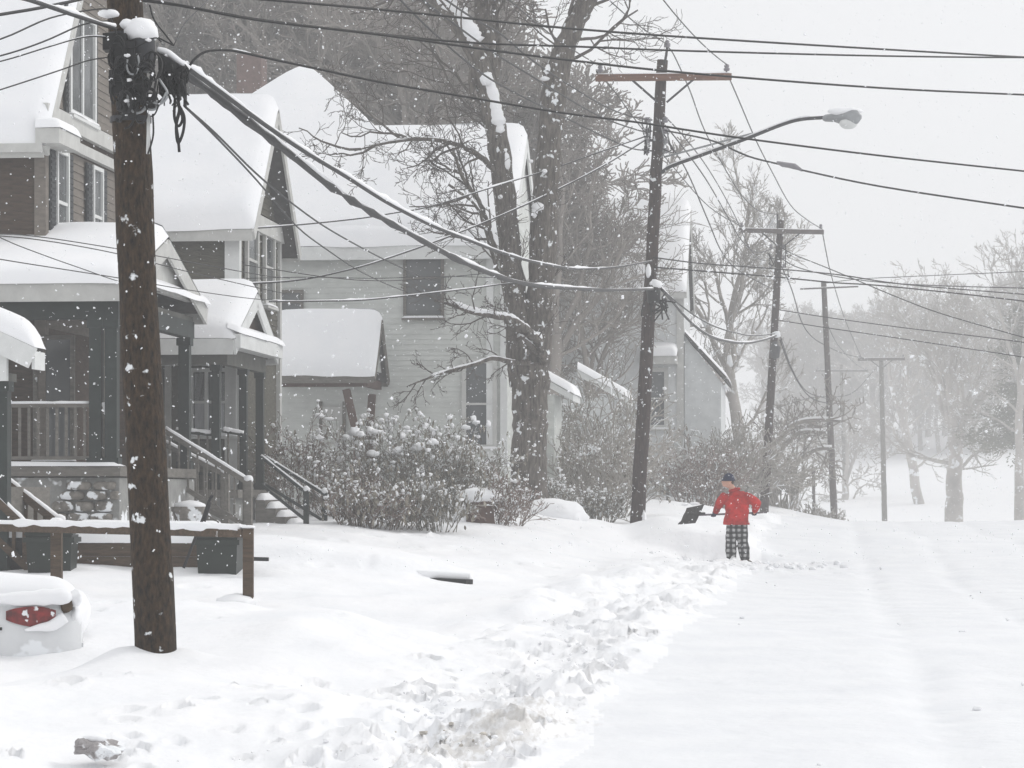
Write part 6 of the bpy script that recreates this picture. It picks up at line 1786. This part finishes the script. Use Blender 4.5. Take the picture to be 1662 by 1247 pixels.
# gloved hands, fingers closed round the handle
hA, hB = QP(1234, 832.5, .125), QP(1132, 836.5, .2)
hd_ = norm(hB - hA)
def glove(c, el):
    g = MB()
    fo_ = norm(c - el)
    g.blob(c - fo_ * .035, (.05, .05, .052), rng, 0, 2)
    cone(g, c - fo_ * .10, c - fo_ * .03, .046, .042)
    up_ = norm(np.cross(hd_, fo_))
    for k_ in range(4):
        o_ = hd_ * (-.036 + .024 * k_)
        ln = (1, 1.08, 1.02, .82)[k_]
        a0 = c + o_ - fo_ * .02 + up_ * .035; a1 = c + o_ + fo_ * .032 * ln + up_ * .026; a2 = c + o_ + fo_ * .034 * ln - up_ * .02; a3 = c + o_ + fo_ * .004 - up_ * .034
        g.tube(catmull([a0, a1, a2, a3], 4), .0125, 7); g.blob(a3, .0125, rng, 0, 1)
    a0 = c - fo_ * .05 - up_ * .03 - hd_ * .03; a1 = c - fo_ * .012 - up_ * .042 - hd_ * .045; a2 = c + fo_ * .02 - up_ * .03 - hd_ * .04
    g.tube(catmull([a0, a1, a2], 4), .0145, 7); g.blob(a2, .0145, rng, 0, 1)
    return fuse("glove", g, M['glove'], .0065, 2)
tA = hA + hd_ * np.dot(haL - hA, hd_); tB = hA + hd_ * np.dot(haR - hA, hd_)
glove(tA, elL); glove(tB, elR)
# shovel
# collar and folds of snow on the shoulders
m = MB(); th = np.linspace(0, 2 * math.pi, 21); cc = neck + [-.01, .0, .055]
m.tube(np.stack([cc[0] + .085 * np.cos(th), cc[1] + .085 * np.sin(th), cc[2] + .02 * np.cos(th)], -1), .028, 8); m.build("collar", M['jacket'], per, smooth=True)
m = MB(); pts = np.array([QP(1203, 800 + t * 48, -.125 - .03 * t) for t in np.linspace(.05, .95, 8)])
m = MB(); m.blob(headc + [.06, 0, -.01], (.05, .085, .05), rng, .05, 2); m.build("hair", M['timber'], per, smooth=True)
sh = thing("snow_shovel", "dark grey snow shovel held out level by the person in red", "shovel", fp)
MB().tube(np.array([hA + (hB - hA) * t for t in np.linspace(0, 1, 8)]), .019, 10).build("handle", M['handle'], sh, smooth=True)
u = norm(np.cross(hd_, [0, 0, 1])); 
for s in (-1, 1):
    MB().tube(catmull([hA + [0, 0, 0], hA - hd_ * .05 + np.array([0, s * .05, 0]), hA - hd_ * .12 + np.array([0, s * .05, 0])], 3), .014, 7).build("grip_yoke", M['handle'], sh, smooth=True)
MB().tube(np.array([hA - hd_ * .12 + np.array([0, s, 0]) for s in (-.06, 0, .06)]), .016, 8).build("grip", M['handle'], sh, smooth=True)
# scoop: curved, turned on edge so the back is seen
bl = MB(); nu, nv = 13, 11
c0 = QP(1137, 834, .195)
gx = np.zeros((nu, nv, 3))
for i_, a in enumerate(np.linspace(0, 1, nu)):
    for j_, b_ in enumerate(np.linspace(-1, 1, nv)):
        x = a * .33
        z = b_ * (.18 - .02 * a) - .05 * a + (.03 * (1 - b_ * b_) * -a) + .012 * math.sin(6 * b_) * a
        yb = -.05 * (1 - b_ * b_) - .09 * math.sin(a * math.pi * .9) + .10 * a
        gx[i_, j_] = c0 + np.array([-x + .085 * b_, yb, z])
top = gx; bot = gx + [0.004, .012, 0]
bl.grid(top); bl.grid(bot[:, ::-1])
edge = [(0, slice(None)), (-1, slice(None)), (slice(None), 0), (slice(None), -1)]
for e in edge:
    bl.grid(np.stack([top[e], bot[e]]))
bl.build("scoop", M['blade'], sh, smooth=True)
MB().tube(catmull([c0 + [.1, 0, -.0], c0 + [-.04, -.03, 0], c0 + [-.16, -.1, 0]], 4), .026, 8).build("socket", M['blade'], sh, smooth=True)
m = MB(); m.blob(c0 + [-.10, .0, .19], (.10, .05, .03), rng, .15, 2); m.blob(c0 + [-.28, .02, .17], (.06, .04, .025), rng, .15, 2); m.build("snow", M['snow'], sh, smooth=True)

# ------------------------------------------------------------------ falling snow
rg = np.random.default_rng(99)
v0 = np.array([[1, 0, 0], [-1, 0, 0], [0, 1, 0], [0, -1, 0], [0, 0, 1], [0, 0, -1]], float)
t0 = np.array([[0, 2, 4], [2, 1, 4], [1, 3, 4], [3, 0, 4], [2, 0, 5], [1, 2, 5], [3, 1, 5], [0, 3, 5]])
def flakes(n, Y0, Y1, smin, smax):
    # uniform in space inside a wedge somewhat wider than the view
    Y = (Y0 ** 3 + (Y1 ** 3 - Y0 ** 3) * rg.random(n)) ** (1 / 3)
    X = (rg.uniform(-1250, 1250, n)) * Y / F
    Z = CAMH + rg.uniform(-120, 1000, n) * Y / F
    r = rg.uniform(smin, smax, n) * rg.uniform(.5, 1.0, n)
    sh_ = rg.uniform(.45, 1.25, (n, 6, 1)); sq = rg.uniform(.5, 1.2, (n, 1, 3))
    A = rg.normal(0, 1, (n, 3, 3)); Qm, _ = np.linalg.qr(A)
    v = v0[None] * sh_ * sq * r[:, None, None]
    v = np.einsum('nij,nkj->nki', Qm, v) + np.stack([X, Y, Z], -1)[:, None]
    return v
fl = MB()
for n, a, b, s0, s1 in ((140, 5, 9, .003, .0065), (1100, 9, 19, .005, .0125), (4200, 19, 32, .006, .015), (15000, 32, 60, .007, .018), (34000, 60, 120, .009, .022)):
    v = flakes(n, a, b, s0, s1)
    z = gz(v[:, 0, 0], v[:, 0, 1])
    v = v[v[:, 0, 2] > z + .1]
    k = len(v)
    # some flakes are clumps of two
    sel = rg.random(k) < .45
    w = v[sel] + rg.normal(0, .6, (sel.sum(), 1, 3)) * (s1 * .8)
    for vv in (v, w):
        kk = len(vv)
        fl.add(vv.reshape(-1, 3), None, (t0[None] + (np.arange(kk) * 6)[:, None, None]).reshape(-1, 3))
o = fl.build("falling_snow", M['flake'], smooth=True)
tag(o, "snowflakes drifting down all through the air", kind="stuff")
